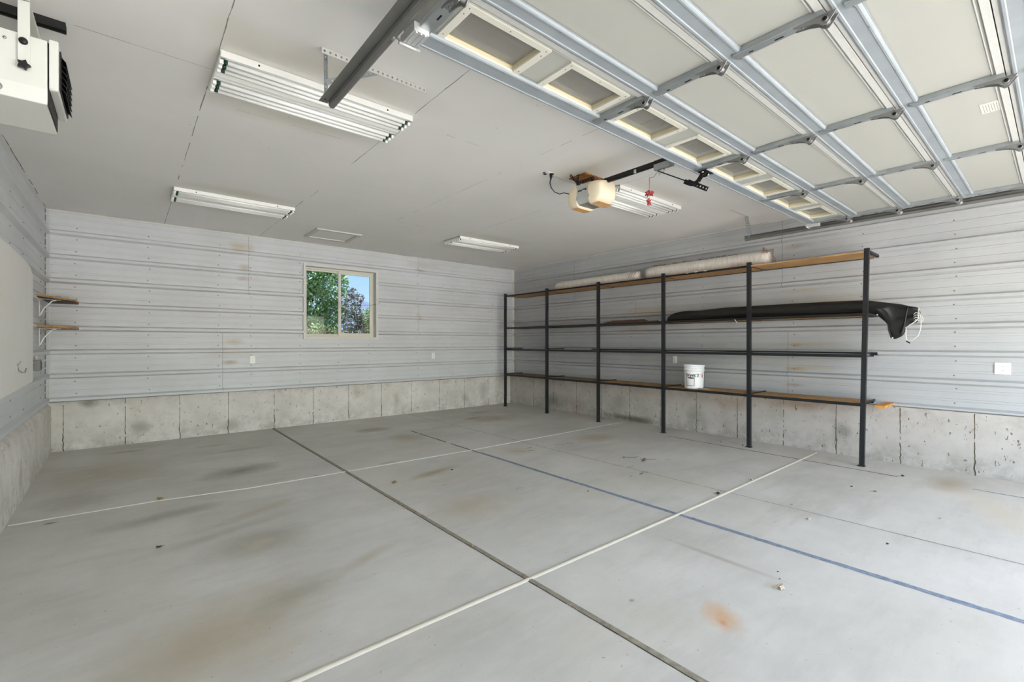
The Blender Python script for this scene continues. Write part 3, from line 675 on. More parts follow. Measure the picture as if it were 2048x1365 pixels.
build('body_screw', MB().lathe([(.007,0),(.007,-.003)], (-.445,3.2,2.842), 10, 'y').lathe([(.018,0),(.018,-.004)], (-.47,3.207,2.61), 14, 'y'), m_zinc, ht)
st = thing('strut_channel', (-.5, 3.39, ZC), 'black slotted strut channel screwed to the ceiling above the heater', 'bracket')
mb = MB(); mb.prism([(3.365,ZC),(3.365,ZC-.040),(3.374,ZC-.040),(3.374,ZC-.006),(3.406,ZC-.006),(3.406,ZC-.040),(3.415,ZC-.040),(3.415,ZC)], 'x', -.78, -.25)
build('channel', mb, m_black, st); build('bolt', MB().lathe([(.010,0),(.010,-.008),(.005,-.012)], (-.285,3.39,ZC-.006), 6, 'z'), m_shiny, st)

# ------------------------------------------------------------------ garage door
DX0, DX1 = .965, 6.035; ZP = 2.790
JY = [1.925, 1.500, 1.075, .632, .187, -.255]
gd = thing('garage_door', (3.5, .8, ZP), 'wide cream sectional garage door raised flat under the ceiling', 'door')
STX = [1.0, 2.232, 3.462, 4.690, 5.995]
for i in range(5):
    y1, y0 = JY[i]-.002, JY[i+1]+.002
    if i == 0:
        wy0, wy1 = 1.578, 1.802; mb = MB()
        mb.box(DX0, DX1, y0, wy0, ZP, ZP+.042).box(DX0, DX1, wy1, y1, ZP, ZP+.042)
        xs = [DX0]
        for k in range(8): xs += [1.095+.615*k, 1.095+.615*k+.415]
        xs.append(DX1)
        for a, b in zip(xs[::2], xs[1::2]): mb.box(a, b, wy0, wy1, ZP, ZP+.042)
    else: mb = MB().box(DX0, DX1, y0, y1, ZP, ZP+.042)
    sec = build('door_section', mb, m_panel, gd)
    if i == 0:
        for k in range(8):
            a = 1.095+.615*k; b = a+.415; mb = MB()
            mb.box(a-.030, b+.034, wy0-.026, wy0+.006, ZP-.010, ZP).box(a-.030, b+.034, wy1-.006, wy1+.032, ZP-.010, ZP).box(a-.030, a+.006, wy0+.006, wy1-.006, ZP-.010, ZP).box(b-.006, b+.034, wy0+.006, wy1-.006, ZP-.010, ZP)
            mb.mi = 1; mb.box(a-.002, a+.004, wy0, wy1, ZP, ZP+.04).box(b-.004, b+.002, wy0, wy1, ZP, ZP+.04).box(a, b, wy0-.001, wy0+.003, ZP, ZP+.04).box(a, b, wy1-.003, wy1+.001, ZP, ZP+.04)
            mb.mi = 2
            for sx in (a-.012, (a+b)/2, b+.012):
                for sy in (wy0-.010, wy1+.012): mb.lathe([(.0035,0),(.0035,-.002)], (sx, sy, ZP-.010), 6, 'z')
            for sy in (wy0+.03, wy1-.03):
                for sx in (a-.014, b+.016): mb.lathe([(.0035,0),(.0035,-.002)], (sx, sy, ZP-.010), 6, 'z')
            build('window_frame', mb, [m_frame, m_yel, m_hinge], sec)
            build('window_pane', MB().box(a+.003, b-.003, wy0+.002, wy1-.002, ZP+.022, ZP+.026), m_dglass, sec)
    rails = MB()
    if i > 0: rails.box(DX0, DX1, y1-.036, y1, ZP-.010, ZP)
    rails.box(DX0, DX1, y0, y0+.030, ZP-.010, ZP).box(DX0, DX1, y0+.040, y0+.046, ZP-.004, ZP)
    build('section_rail', rails, m_rail, sec, bevel=.002)
def hat(mb, axis, c, a, b, wb, ww, h, fl=.014, th=.0015):
    z = ZP-.010; pr = [(c-wb/2-fl, z), (c-wb/2, z), (c-ww/2, z-h), (c-ww*.12, z-h), (c-ww*.06, z-h+.006), (c+ww*.06, z-h+.006), (c+ww*.12, z-h), (c+ww/2, z-h), (c+wb/2, z), (c+wb/2+fl, z)]
    full = pr+[(p, q+th) for p, q in reversed(pr)]
    mb.prism(full, axis, a, b); return mb
SYC = [1.853, 1.446, 1.012, .566, .122]
for i, y in enumerate(SYC):
    wd = .100 if i == 0 else .082
    mb = MB(); z = ZP-.008; h = .011
    # broad channel: lip, wall, web with shallow bend, wall, lip
    pr = [(y-wd/2-.006, z), (y-wd/2-.002, z), (y-wd/2, z-h), (y-wd/2+.006, z-h-.003), (y-wd/2+.014, z-h-.003), (y-wd/2+.018, z-h), (y+wd/2-.018, z-h), (y+wd/2-.014, z-h-.003), (y+wd/2-.005, z-h-.003), (y+wd/2, z-h), (y+wd/2+.001, z), (y+wd/2+.007, z)]
    mb.prism(pr+[(p, q+.002) for p, q in reversed(pr)], 'x', DX0-.01, DX1+.05)
    s = build('strut', mb, m_galv, gd)
    mb = MB()
    for sx in STX[1:-1]: mb.lathe([(.007,0),(.007,-.006),(.004,-.010)], (sx+.02, y-wd/2+.014, z-h-.003), 6, 'z')
    for k in range(1, 10): mb.box(DX0+k*.5-.012, DX0+k*.5+.002, y-wd/2+.010, y-wd/2+.014, z-h-.0042, z-h-.0032)
    build('strut_bolts', mb, m_hinge, s)
for i in range(5):
    y0, y1 = JY[i+1]+.004, JY[i]-.07
    for k, sx in enumerate(STX):
        mb = MB(); hw = .030 if 0 < k < 4 else .034
        z = ZP-.002
        mb.prism([(sx-hw, z), (sx-hw, z-.026), (sx-hw+.004, z-.028), (sx+hw-.012, z-.028), (sx+hw-.002, z-.006), (sx+hw+.012, z-.006), (sx+hw+.012, z)], 'y', y0, y1)
        s = None; mb.mi = 1
        for t in (.22, .45, .5, .8): mb.box(sx-.004, sx+.004, y0+(y1-y0)*t-.009, y0+(y1-y0)*t+.009, z-.0292, z-.0278)
        build('stile', mb, [m_zinc, m_hole], gd)
for j in range(1, 5):
    for k, sx in enumerate(STX):
        y = JY[j]; z = ZP-.030; mb = MB()
        mb.box(sx-.026, sx+.020, y-.025, y+.03, z-.003, z)
        mb.prism([(y-.044, z), (y-.030, z-.022), (y-.010, z-.044), (y+.004, z-.046), (y+.026, z-.026), (y+.060, z-.014), (y+.115, z-.004), (y+.115, z)], 'x', sx-.024, sx-.020)
        mb.prism([(y-.044, z), (y-.030, z-.022), (y-.010, z-.044), (y+.004, z-.046), (y+.026, z-.026), (y+.060, z-.014), (y+.115, z-.004), (y+.115, z)], 'x', sx+.012, sx+.016)
        mb.box(sx-.020, sx+.012, y+.020, y+.105, z-.004, z-.001)
        mb.tube([(sx-.027, y-.004, z-.022), (sx+.022, y-.004, z-.022)], .013, 12)
        mb.mi = 1; mb.lathe([(.009, 0), (.009, -.0015)], (sx-.027, y-.004, z-.022), 12, 'x'); mb.mi = 0
        mb.lathe([(.005,0),(.005,-.005)], (sx-.004, y+.085, z-.004), 6, 'z')
        h = build('hinge', mb, [m_hinge, m_hole], gd)
        if k in (0, 4):
            sd = -1 if k == 0 else 1
            build('roller', MB().tube([(sx+sd*.0, y-.004, z-.020), (sx+sd*.10, y-.004, z-.020)], .005, 8).lathe([(.022,0),(.022,sd*.012)], (sx+sd*.095, y-.004, z-.020), 16, 'x'), m_hinge, h)
for sd, sx in ((-1, DX0-.005), (1, DX1-.01)):   # top roller carriers
    mb = MB(); mb.prism([(1.775, ZP-.012), (1.775, ZP-.052), (1.875, ZP-.052), (1.905, ZP-.040), (1.905, ZP-.012)], 'x', sx-.020, sx+.052)
    for q in (-.006, .016, .038): mb.box(sx+q-.004, sx+q+.004, 1.78, 1.87, ZP-.056, ZP-.052)
    mb.tube([(sx-.035, 1.888, ZP-.056), (sx+.066, 1.888, ZP-.056)], .008, 8)
    t = build('top_roller_bracket', mb, m_shiny, gd)
    build('roller', MB().tube([(sx, 1.905, ZP-.040), (sx+sd*.06, 1.905, ZP-.020)], .005, 8).lathe([(.017,0),(.017,sd*.012)], (sx+sd*.05, 1.905, ZP-.030), 16, 'x'), m_hinge, t)
mb = MB(); mb.box(3.82, 3.985, .232, .312, ZP-.0015, ZP)
lb = build('label_sticker', mb, mat('sticker_paper', (206,204,196), .5), gd)
mb = MB(); rs = random.Random(8)
for r in range(6):
    x = 3.84
    while x < 3.97:
        L = rs.uniform(.008, .022); mb.box(x, min(x+L, 3.975), .243+r*.011, .246+r*.011, ZP-.0019, ZP-.0015); x += L+.006
build('sticker_print', mb, m_saw, lb)

# tracks
def track(x, side, name_label):
    t = thing('door_track', (x, 2.7, 2.79), name_label, 'track', 'horizontal garage door tracks')
    z = 2.765; s = side
    pr = [(x+s*.008, z+.044), (x-s*.010, z+.042), (x-s*.015, z+.030), (x-s*.015, z+.008), (x-s*.013, z-.006), (x-s*.004, z-.014), (x+s*.008, z-.014), (x+s*.018, z-.006), (x+s*.021, z+.006)]
    mb = MB(); mb.strip(pr, 'y', -1.8, 2.70); mb.strip([(p+.002*s, q+.001) for p, q in pr], 'y', -1.8, 2.70)
    build('rail', mb, m_track, t)
    mb = MB(); mb.box(min(x-s*.016, x-s*.020), max(x-s*.016, x-s*.020), -1.8, 2.72, z+.020, z+.060).box(min(x-s*.016, x-s*.062), max(x-s*.016, x-s*.062), -1.8, 2.72, z+.017, z+.021)
    mb.mi = 1
    for yy in (2.68, 1.6): mb.lathe([(.005,0),(.005,-.0015)], (x-s*.040, yy, z+.017), 10, 'z')
    build('reinforcing_angle', mb, [m_track, m_hole], t)
    mb = MB(); n = 8; cy, cz, R = -1.8, z-.34, .34
    for k in range(n):
        a, b = PI/2*k/n, PI/2*(k+1)/n
        mb.bar((x, cy-R*math.sin(a), cz+R*math.cos(a)), (x, cy-R*math.sin(b), cz+R*math.cos(b)), .045, .03, up=(1,0,0))
    mb.bar((x, cy-R, cz), (x, cy-R, .02), .03, .045, up=(1,0,0))
    build('curved_track', mb, m_track, t)
    return t
tl = track(.90, 1, 'dark steel garage door track hanging by the left light fixture')
build('hanger_strap', MB().perf((.872, 2.712, ZC-.003), (.868, 2.69, 2.788), .032, (-.6, .8, 0), .0055, .028), m_zinc, tl)
build('hanger_strap', MB().perf((.866, 2.690, 2.885), (1.20, 2.700, 3.075), .030, (0, 1, 0), .0055, .028), m_zinc, tl)
ca = tag(build('perforated_angle', MB().perf((.846, 2.715, ZC-.003), (1.515, 2.715, ZC-.003), .034, (0, 0, 1), .006, .031).perf((.846, 2.698, ZC-.02), (1.515, 2.698, ZC-.02), .034, (0, 1, 0), .006, .031), m_trim, org=(1.18, 2.71, ZC)), 'white painted perforated angle on the ceiling above the left track', 'bracket')
tr = track(6.30, -1, 'galvanised garage door track running along the right wall')
build('hanger_strap', MB().perf((6.31, 2.70, ZC-.003), (6.31, 2.66, 2.80), .034, (1, 0, 0), .0065, .03).perf((6.318, 2.69, ZC-.003), (6.335, 2.64, 2.80), .034, (.5, 1, 0), .0065, .03), m_zinc, tr)
build('bolt', MB().lathe([(.012,0),(.012,-.014)], (6.335, 2.64, 2.82), 8, 'y'), m_hinge, tr)
tag(build('perforated_angle', MB().perf((5.86, 2.69, ZC-.003), (6.36, 2.69, ZC-.003), .032, (0, 0, 1), .005, .031), m_trim, org=(6.1, 2.69, ZC)), 'white perforated angle on the ceiling above the right track', 'bracket')

# opener
op = thing('garage_door_opener', (3.5, 2.9, 2.93), 'garage door opener with lit cream lenses hung from the ceiling', 'opener')
mb = MB(); mb.prism([(3.385,2.945),(3.375,2.80),(3.405,2.755),(3.62,2.755),(3.655,2.80),(3.645,2.945)], 'y', 2.89, 3.07)
hs = build('housing', mb, m_motor, op, bevel=.012)
mb = MB(); mb.box(3.41, 3.615, 2.90, 3.06, 2.7525, 2.7545); build('bottom_cover', mb, m_motor_dk, hs)
mb = MB(); rs = random.Random(5); y = 3.035
for L in (.008, .004, .007, .004, .008): mb.box(3.3775, 3.382, y-L, y, 2.872, 2.886); y -= L+.004
y -= .006
mb.box(3.3765, 3.382, y-.045, y, 2.880, 2.888); mb.box(3.3765, 3.382, y-.045, y-.030, 2.872, 2.880)
build('maker_marking', mb, m_ink, hs)['kind'] = 'stuff'
def lens(y0, y1, fx_):
    mb = MB(); mb.smooth = True; n = 10; rings = []
    for i in range(n+1):
        t = i/n; y = y0+(y1-y0)*t; k = math.sqrt(max(0, 1-(t**2.6)))*.97+.03; k2 = .80+.20*k if t < .9 else .55+.4*k
        hw = .138*(.66+.34*k); zt = 2.957-.020*t*t; zb = 2.733+.055*t*t*t
        pr = []
        for a in range(20):
            an = 2*PI*a/20; cx, cz = math.cos(an), math.sin(an); e = .46
            sx = math.copysign(abs(cx)**e, cx); sz = math.copysign(abs(cz)**e, cz)
            pr.append((3.515+hw*sx, y, (zt+zb)/2+(zt-zb)/2*sz))
        rings.append(pr)
    vs = [p for r in rings for p in r]; fs = [(i*20+a, i*20+(a+1) % 20, (i+1)*20+(a+1) % 20, (i+1)*20+a) for i in range(n) for a in range(20)]
    fs += [tuple(range(19, -1, -1)), tuple(n*20+a for a in range(20))]; mb._add(vs, fs)
    l = build('light_lens', mb, m_lens, op)
    mb = MB(); s = 1 if y1 > y0 else -1
    for q in range(5): a_ = y0+s*(.018+q*.019); mb.box(3.415, 3.615, min(a_, a_+s*.012), max(a_, a_+s*.012), 2.7315+.0012*q, 2.7345+.0012*q)
    build('lens_vent', mb, m_lensvent, l)
    return l
lens(3.055, 3.205, 1); lens(2.915, 2.765, 1)
mb = MB(); mb.bar((3.5, 2.98, 2.945), (3.5, -2.15, 2.945), .030, .045)
rl = build('rail', mb, m_railblk, op, bevel=.003)
mb = MB()
for k in range(60): mb.box(3.482, 3.486, 2.25-k*.012, 2.256-k*.012, 2.950, 2.970)
build('drive_belt', mb, m_black, rl)
build('rail_clamp', MB().lathe([(.012,0),(.012,-.010)], (3.484, 2.45, 2.925), 8, 'x').box(3.478,3.49,2.44,2.46,2.92,2.95), m_shiny, rl)
mb = MB(); mb.perf((3.36, 3.12, 3.06), (3.55, 3.12, 2.955), .03, (0, 1, 0), .006, .028); mb.perf((3.40, 3.06, ZC-.03), (3.40, 3.06, 2.95), .03, (1, 0, 0), .006, .028).perf((3.62, 3.06, ZC-.03), (3.62, 3.06, 2.95), .03, (1, 0, 0), .006, .028).perf((3.38, 3.04, 2.962), (3.38, 2.84, 2.962), .03, (1, 0, 1), .006, .03)
build('hanging_bracket', mb, m_black, op)
tag(build('perforated_angle', MB().perf((3.30, 3.30, ZC-.003), (3.86, 3.30, ZC-.003), .032, (0, 0, 1), .006, .031), m_trim, org=(3.58, 3.30, ZC)), 'white perforated angle on the ceiling behind the door opener', 'bracket')
tag(build('plywood_pad', MB().box(3.47, 3.84, 3.02, 3.24, ZC-.014, ZC), m_ply, org=(3.65, 3.13, ZC-.014), bevel=.002), 'orange plywood mounting pad on the ceiling over the door opener', 'board')
tc = MB(); tc.box(3.478, 3.522, 2.09, 2.26, 2.885, 2.935).box(3.472, 3.476, 2.10, 2.25, 2.878, 2.93)
trl = build('trolley', tc, m_zinc, op, bevel=.003)
mb = MB(); mb.tube([(3.5, 2.19, 2.885), (3.5, 2.21, 2.855), (3.5, 2.24, 2.865), (3.5, 2.27, 2.838), (3.5, 2.31, 2.842)], .005, 8).tube([(3.5,2.15,2.89),(3.5,2.17,2.862),(3.5,2.22,2.84)], .004, 8)
build('release_lever', mb, m_shiny, trl)
build('pull_cord', MB().tube([(3.5, 2.315, 2.842), (3.5, 2.318, 2.60)], .0028, 6), m_redl, trl)
mb = MB(); rs = random.Random(6)
for cz, rx, rz, n in ((2.705, .036, .020, 14), (2.630, .016, .030, 9)):
    for _ in range(n):
        p = [Vector((3.5+rs.uniform(-1,1)*rx, 2.318+rs.uniform(-1,1)*rx, cz+rs.uniform(-1,1)*rz)) for _ in range(4)]; mb.tube(p, .004, 5)
build('pull_knot', mb, m_red, trl)
def plate(mb, pts, x0, x1): # convex outline in y,z
    mb.prism(pts, 'x', x0, x1)
mb = MB(); mb.bar((3.492, 2.215, 2.868), (3.492, 1.86, 2.655), .008, .040, up=(0, .6, 1)); mb.perf((3.492, 1.95, 2.710), (3.492, 1.785, 2.605), .036, (1, 0, 0), .006, .025, .006)
build('straight_arm', mb, m_black, op)
mb = MB(); pts = [(3.50, 1.985, 2.722), (3.50, 1.93, 2.688), (3.50, 1.895, 2.678), (3.50, 1.868, 2.692), (3.50, 1.845, 2.720), (3.50, 1.815, 2.757)]
for a, b in zip(pts, pts[1:]): mb.bar(a, b, .008, .036, up=(0, .5, 1))
build('curved_arm', mb, m_black, op)
mb = MB(); mb.box(3.445, 3.565, 1.775, 1.84, 2.742, 2.747).prism([(1.79,2.745),(1.80,2.715),(1.83,2.715),(1.84,2.745)], 'x', 3.482, 3.486).prism([(1.79,2.745),(1.80,2.715),(1.83,2.715),(1.84,2.745)], 'x', 3.510, 3.514).tube([(3.475,1.815,2.727),(3.522,1.815,2.727)], .008, 8)
bk = build('door_bracket', mb, m_black, op); build('bolt', MB().lathe([(.009,0),(.009,-.006)], (3.46,1.81,2.742), 6, 'z').lathe([(.009,0),(.009,-.006)], (3.55,1.81,2.742), 6, 'z'), m_shiny, bk)
# ceiling outlet and cord
ou = thing('ceiling_outlet', (3.21, 3.27, ZC), 'white ceiling outlet with a plugged-in black cord beside the opener', 'outlet')
build('cover_plate', MB().box(3.165, 3.255, 3.235, 3.325, ZC-.006, ZC), m_outlet, ou, bevel=.002)
build('socket', MB().lathe([(.018,0),(.018,-.003)], (3.185, 3.30, ZC-.006), 12, 'z').lathe([(.018,0),(.018,-.003)], (3.235, 3.25, ZC-.006), 12, 'z').box(3.155,3.165,3.27,3.30,ZC-.004,ZC).box(3.255,3.268,3.26,3.30,ZC-.004,ZC), m_hole, ou)
tag(build('power_cord', MB().tube([(3.225,3.255,ZC-.009),(3.225,3.255,ZC-.04),(3.222,3.255,ZC-.06),(3.215,3.26,ZC-.10),(3.225,3.25,ZC-.15),(3.26,3.24,ZC-.185),(3.31,3.22,ZC-.20),(3.35,3.20,ZC-.185),(3.385,3.17,ZC-.195),(3.43,3.14,ZC-.20)], [.016,.014,.008,.005,.0045,.0045,.0045,.0045,.0045,.0045], 8), m_black, org=(3.225,3.255,ZC)), 'black power cord looping from the ceiling outlet to the opener', 'cord')

# ------------------------------------------------------------------ left wall things
bd = thing('wall_board', (-.74, 5.3, 1.0), 'large off-white board fixed over the ribs of the left wall', 'board')
mb = MB(); pr = [(3.2, 2.20), (3.2, .93), (6.72, 1.00), (6.76, 1.02), (6.76, 2.09), (6.60, 2.155), (6.3, 2.18), (5.5, 2.20)]
mb.prism(pr, 'x', -.760, -.742); build('panel', mb, m_board, bd, bevel=.003)
hk = tag(build('coat_hook', MB().tube([(-.740,5.86,1.20),(-.725,5.87,1.222),(-.718,5.86,1.235)], .005, 8).tube([(-.740,5.88,1.20),(-.738,5.90,1.16),(-.725,5.96,1.135),(-.715,6.04,1.13),(-.712,6.09,1.165)], .005, 8).box(-.743,-.739,5.86,5.90,1.15,1.21), m_zinc, org=(-.742, 6.0, 1.15)), 'small steel double hook screwed to the off-white board', 'hook')
sw = thing('junction_box', (-.76, 7.26, 1.147), 'small dark-faced electrical box on the left wall below the corner shelves', 'box')
build('box', MB().box(-.79, -.735, 7.20, 7.32, 1.09, 1.21), m_track, sw, bevel=.003); build('face', MB().box(-.736, -.731, 7.22, 7.30, 1.11, 1.19), m_black, sw); build('conduit', MB().tube([(-.77,7.26,1.21),(-.77,7.26,1.30)], .010, 8), m_trim, sw)
for z, lb, kk in ((1.905, 'upper wooden corner shelf holding a coil of wire', 0), (1.575, 'lower wooden corner shelf just beneath the other corner shelf', 1)):
    t = thing('corner_shelf', (-.64, 7.8, z), lb, 'shelf', 'wooden shelves in the far left corner')
    yn = 7.70 if kk == 0 else 7.74
    mb = MB(); mb.prism([(-.758, 7.02), (-.485, yn), (-.480, 8.155), (-.758, 8.155)], 'z', z, z+.020); build('board', mb, m_wood, t, bevel=.001)
    mb = MB(); mb.prism([(-.757, 7.05), (-.49, yn+.015), (-.484, 8.15), (-.757, 8.15)], 'z', z-.012, z-.0005) ; build('under_board', mb, m_shelf_dk if kk == 0 else m_osb_dk, t)
    mb = MB(); mb.bar((-.752, 7.30, z-.016), (-.752, 7.30, z-.21), .022, .004, up=(1,0,0)).bar((-.752, 7.30, z-.014), (-.60, 7.45, z-.014), .022, .004).tube([(-.748,7.30,z-.20),(-.72,7.33,z-.12),(-.66,7.39,z-.03),(-.63,7.42,z-.018)], .006, 8)
    build('shelf_bracket', mb, m_white, t)
mb = MB(); 
for cx, cy, r in ((-.66, 7.70, .045), (-.60, 7.80, .05), (-.655, 7.71, .04)):
    mb.tube([(cx+r*math.cos(a*PI/8), cy+r*.5*math.sin(a*PI/8), 1.928+r*.55*(1+math.cos(a*PI/8+.8))*.6) for a in range(17)], .0022, 6)
tag(build('wire_coil', mb, m_zinc, org=(-.63, 7.75, 1.926)), 'loose coil of grey wire lying on the upper corner shelf', 'wire')

# outlets on the walls
def outlet(axis, u, z, label, w=.072, h=.115):
    d = YB if axis == 'x' else XR
    t = thing('wall_outlet', (u, d, z) if axis == 'x' else (d, u, z), label, 'outlet', 'duplex outlets on the metal walls')
    def bx(a0, a1, d0, d1, z0, z1):
        return MB().box(a0, a1, d-d1, d-d0, z0, z1) if axis == 'x' else MB().box(d-d1, d-d0, a0, a1, z0, z1)
    build('cover_plate', bx(u-w/2, u+w/2, 0, .012, z-h/2, z+h/2), m_outlet, t, bevel=.003)
    for s in (-.022, .022):
        r = build('receptacle', bx(u-.017, u+.017, .012, .015, z+s-.015, z+s+.015), m_outlet, t, bevel=.004)
        mb = MB()
        for q in (-.006, .006):
            b = bx(u+q-.0012, u+q+.0012, .015, .0156, z+s-.003, z+s+.007); mb._add(b.v, b.f)
        b = bx(u-.002, u+.002, .015, .0156, z+s-.011, z+s-.007); mb._add(b.v, b.f)
        build('slots', mb, m_hole, r)
outlet('x', 1.512, 1.132, 'white duplex outlet on the back wall left of the window')
outlet('x', 4.756, 1.136, 'white duplex outlet on the back wall right of the window')
outlet('y', .394, 1.135, 'white double-width outlet on the right wall beyond the shelving end', .116, .12)
outlet('y', 4.08, 1.122, 'white duplex outlet on the right wall above the bucket')

# ------------------------------------------------------------------ shelving rack
PY = [7.866, 6.56, 5.26, 3.974, 2.69, 1.458]; XF, XB = 6.385, 6.862
rk = thing('shelving_rack', (6.6, 4.6, 0), 'long black angle-iron shelving rack standing along the right wall', 'shelving')
for i, y in enumerate(PY):
    lean = .045 if i == 5 else 0
    mb = MB(); b, t = .046, .006; zt = 2.475 if i < 5 else 2.466
    def P(x, yy): return (x, yy)
    pr = [(XF-.023, y-.023), (XF+.023, y-.023), (XF+.023, y-.017), (XF-.017, y-.017), (XF-.017, y+.023), (XF-.023, y+.023)]
    mb.prism(pr, 'z', .004, zt)
    mb.v = [(x+ (lean*.3*(z-.004)/2.46), yy-lean*(z-.004)/2.46*1.0+ (0), z) for x, yy, z in mb.v]
    mb.box(XF-.03, XF+.04, y-.03, y+.04, 0, .005)
    build('post', mb, m_steel_black, rk)
LV = [.677, 1.232, 1.705, 2.412]
for l, z in enumerate(LV):
    for i in range(5):
        ya, yb = PY[i+1]-(.03 if i == 4 else 0), PY[i]
        if not (l == 3 and i == 4):
            hgt = (.036, .036, .030, .026)[l]
            build('front_beam', MB().box(XF+.006 if l == 3 else XF-.012, XF+.010 if l == 3 else XF-.008, ya+.02, yb-.02, z, z+hgt).box(XF-.012, XF+.022, ya+.02, yb-.02, z, z+.004), m_steel_black, rk)
        build('rear_beam', MB().box(XB-.004, XB, ya+.02, yb-.02, z, z+.034).box(XB-.034, XB, ya+.02, yb-.02, z, z+.004), m_steel_black, rk)
    for i, y in enumerate(PY):
        ye = y-(.040 if i == 5 and l > 0 else .008)*(z/2.4 if i == 5 else 1)
        zz = z+.022 if l < 2 else z+.004
        build('cross_bar', MB().box(XF-.01, XB+.003, ye-.020, ye-.016, zz, zz+.032).box(XF-.01, XB+.003, ye-.020, ye+.010, zz, zz+.004), m_steel_black, rk)
NM = ['bottom', 'second', 'third', 'top']; BN = ['nearest the back wall', 'second from the back wall', 'in the middle of the rack', 'second from the open end', 'at the open end of the rack']
for l, z in enumerate(LV):
    for i in range(5):
        ya, yb = PY[i+1]+.026-(.045*(z/2.4) if i == 4 else 0), PY[i]-.030
        z0 = z+(.022, .010, .006, .006)[l]; th = (.016, .010, .014, .014)[l]
        if i == 4 and l == 3: ya -= .0
        m = (m_osb_dk if i < 2 else m_osb, m_shelf_dk, m_osb_dk if i < 3 else m_osb, m_osb if i < 4 else m_wood)[l]
        xf = XF-.004 if l != 3 else (XF+.012 if i < 4 else XF-.018)
        o = build('shelf_board', MB().box(xf, XB-.006, ya, yb, z0, z0+th), m, org=(6.6, (ya+yb)/2, z0), bevel=.001)
        kind = ('weathered particle board', 'dark stained board', 'brown board', 'orange-brown wood board')[l]
        tag(o, kind+' on the '+NM[l]+' rack level, bay '+BN[i], 'shelf board', 'boards on the '+NM[l]+' level of the rack')
# thin metal bars lying on the second level
tag(build('steel_strip', MB().box(6.42, 6.455, 1.40, 7.7, 1.256, 1.262).box(6.42, 6.424, 1.40, 7.7, 1.262, 1.274), m_zinc, org=(6.44, 4.5, 1.256)), 'long thin steel strip lying along the front of the second shelf level', 'strip')
tag(build('steel_angle', MB().box(6.60, 6.66, 1.36, 5.6, 1.256, 1.262).box(6.60, 6.604, 1.36, 5.6, 1.262, 1.29), m_steel_black, org=(6.63, 3.4, 1.256)), 'long black steel angle lying on the second shelf level', 'strip')
# lumber end
tag(build('lumber_offcut', MB().box(6.42, 6.895, 1.26, 1.35, .671, .699), m_lumber, org=(6.65, 1.3, .671), bevel=.003), 'short yellow lumber offcut under the open end of the bottom shelf', 'lumber')
# brown trim strips
rs = random.Random(10)
for k, (x, dz, y0, y1, rot) in enumerate([(6.43,0,4.0,5.22,.01),(6.435,.014,4.1,5.15,-.01),(6.425,.028,4.3,5.10,.015),(6.43,.042,4.35,5.0,.01)]):
    z = 1.728+dz; mb = MB().bar((x, y0, z+.006), (x+rot, y1, z+.006), .045, .012)
    lbs = ['lowest', 'second lowest', 'second highest', 'topmost'][k]
    tag(build('trim_strip', mb, m_trimwood, org=(x, (y0+y1)/2, z)), lbs+' brown wood trim strip of the pile on the third shelf level left of the tarp', 'strip', 'brown trim strips on the third shelf level')

# wrapped rolls on the top level
zt = LV[3]+.020
def roll(y0, y1, x, r, seed, tails):
    mb = MB(); rs = random.Random(seed); n = 28; pts = []; rr = []
    for i in range(n+1):
        t = i/n; pts.append((x+rs.uniform(-.003,.003), y0+(y1-y0)*t, zt+r*1.035)); e = min(t, 1-t)
        rr.append(r*(.80+.2*min(1, e*22))*rs.uniform(.985, 1.012))
    mb.tube(pts, rr, 20); return mb
r1 = thing('wrapped_roll', (6.62, 5.5, zt), 'shorter pale plastic-wrapped roll on the top shelf toward the corner', 'roll', 'wrapped rolls on the top shelf')
build('roll_body', roll(4.56, 6.50, 6.62, .090, 3, 0), m_roll, r1)
mb = MB()
for a in range(3): mb.tube([(6.62+.094*math.cos(q), 4.62+a*.05+.03*math.sin(q*2), zt+.095+.094*math.sin(q)) for q in [k*PI/7 for k in range(15)]], .003, 5)
build('strap', mb, m_paper, r1)
r2 = thing('wrapped_roll', (6.62, 3.5, zt), 'longer pale plastic-wrapped roll with a torn end on the top shelf', 'roll', 'wrapped rolls on the top shelf')
build('roll_body', roll(2.52, 4.42, 6.62, .104, 4, 1), m_roll, r2)
mb = MB(); rs = random.Random(14)
for a in range(7):
    y = 2.50+.012*a; mb.tube([(6.62+.108*math.cos(q)*rs.uniform(.97,1.05), y+.02*math.sin(q*3+a), zt+.108+.108*math.sin(q)*rs.uniform(.97,1.06)) for q in [-.6+k*PI/6 for k in range(7)]], rs.uniform(.002,.005), 5)
for a in range(6):
    y0 = rs.uniform(2.52, 2.68); mb.bar((6.60, y0, zt+.205), (6.60+rs.uniform(-.03,.03), y0+rs.uniform(-.06,.08), zt+.205+rs.uniform(.02,.055)), rs.uniform(.012,.03), .002)
build('torn_wrap', mb, m_paper, r2)
mb = MB()
for k in range(16):
    y = 2.95+k*.085+rs.uniform(-.02,.02); hgt = rs.uniform(.008,.03)
    mb.hexa([(6.64,y,zt+.20),(6.70,y,zt+.17),(6.70,y+.10,zt+.17),(6.64,y+.10,zt+.20),(6.65,y+.02,zt+.215+hgt),(6.69,y+.02,zt+.20+hgt*.5),(6.69,y+.07,zt+.20+hgt*.3),(6.65,y+.08,zt+.215+hgt)])
build('loose_paper', mb, m_paper, r2)
for k, y in enumerate((3.28, 3.42, 3.56)):
    tag(build('paper_tab', MB().box(6.378, 6.392, y, y+.04, LV[3]+.020, LV[3]+.030), m_cord, org=(6.385, y, LV[3]+.02)), ['right', 'middle', 'left'][k]+' of the three tiny white tabs on the top shelf edge under the long roll', 'tab', 'tiny white tabs on the top shelf edge')
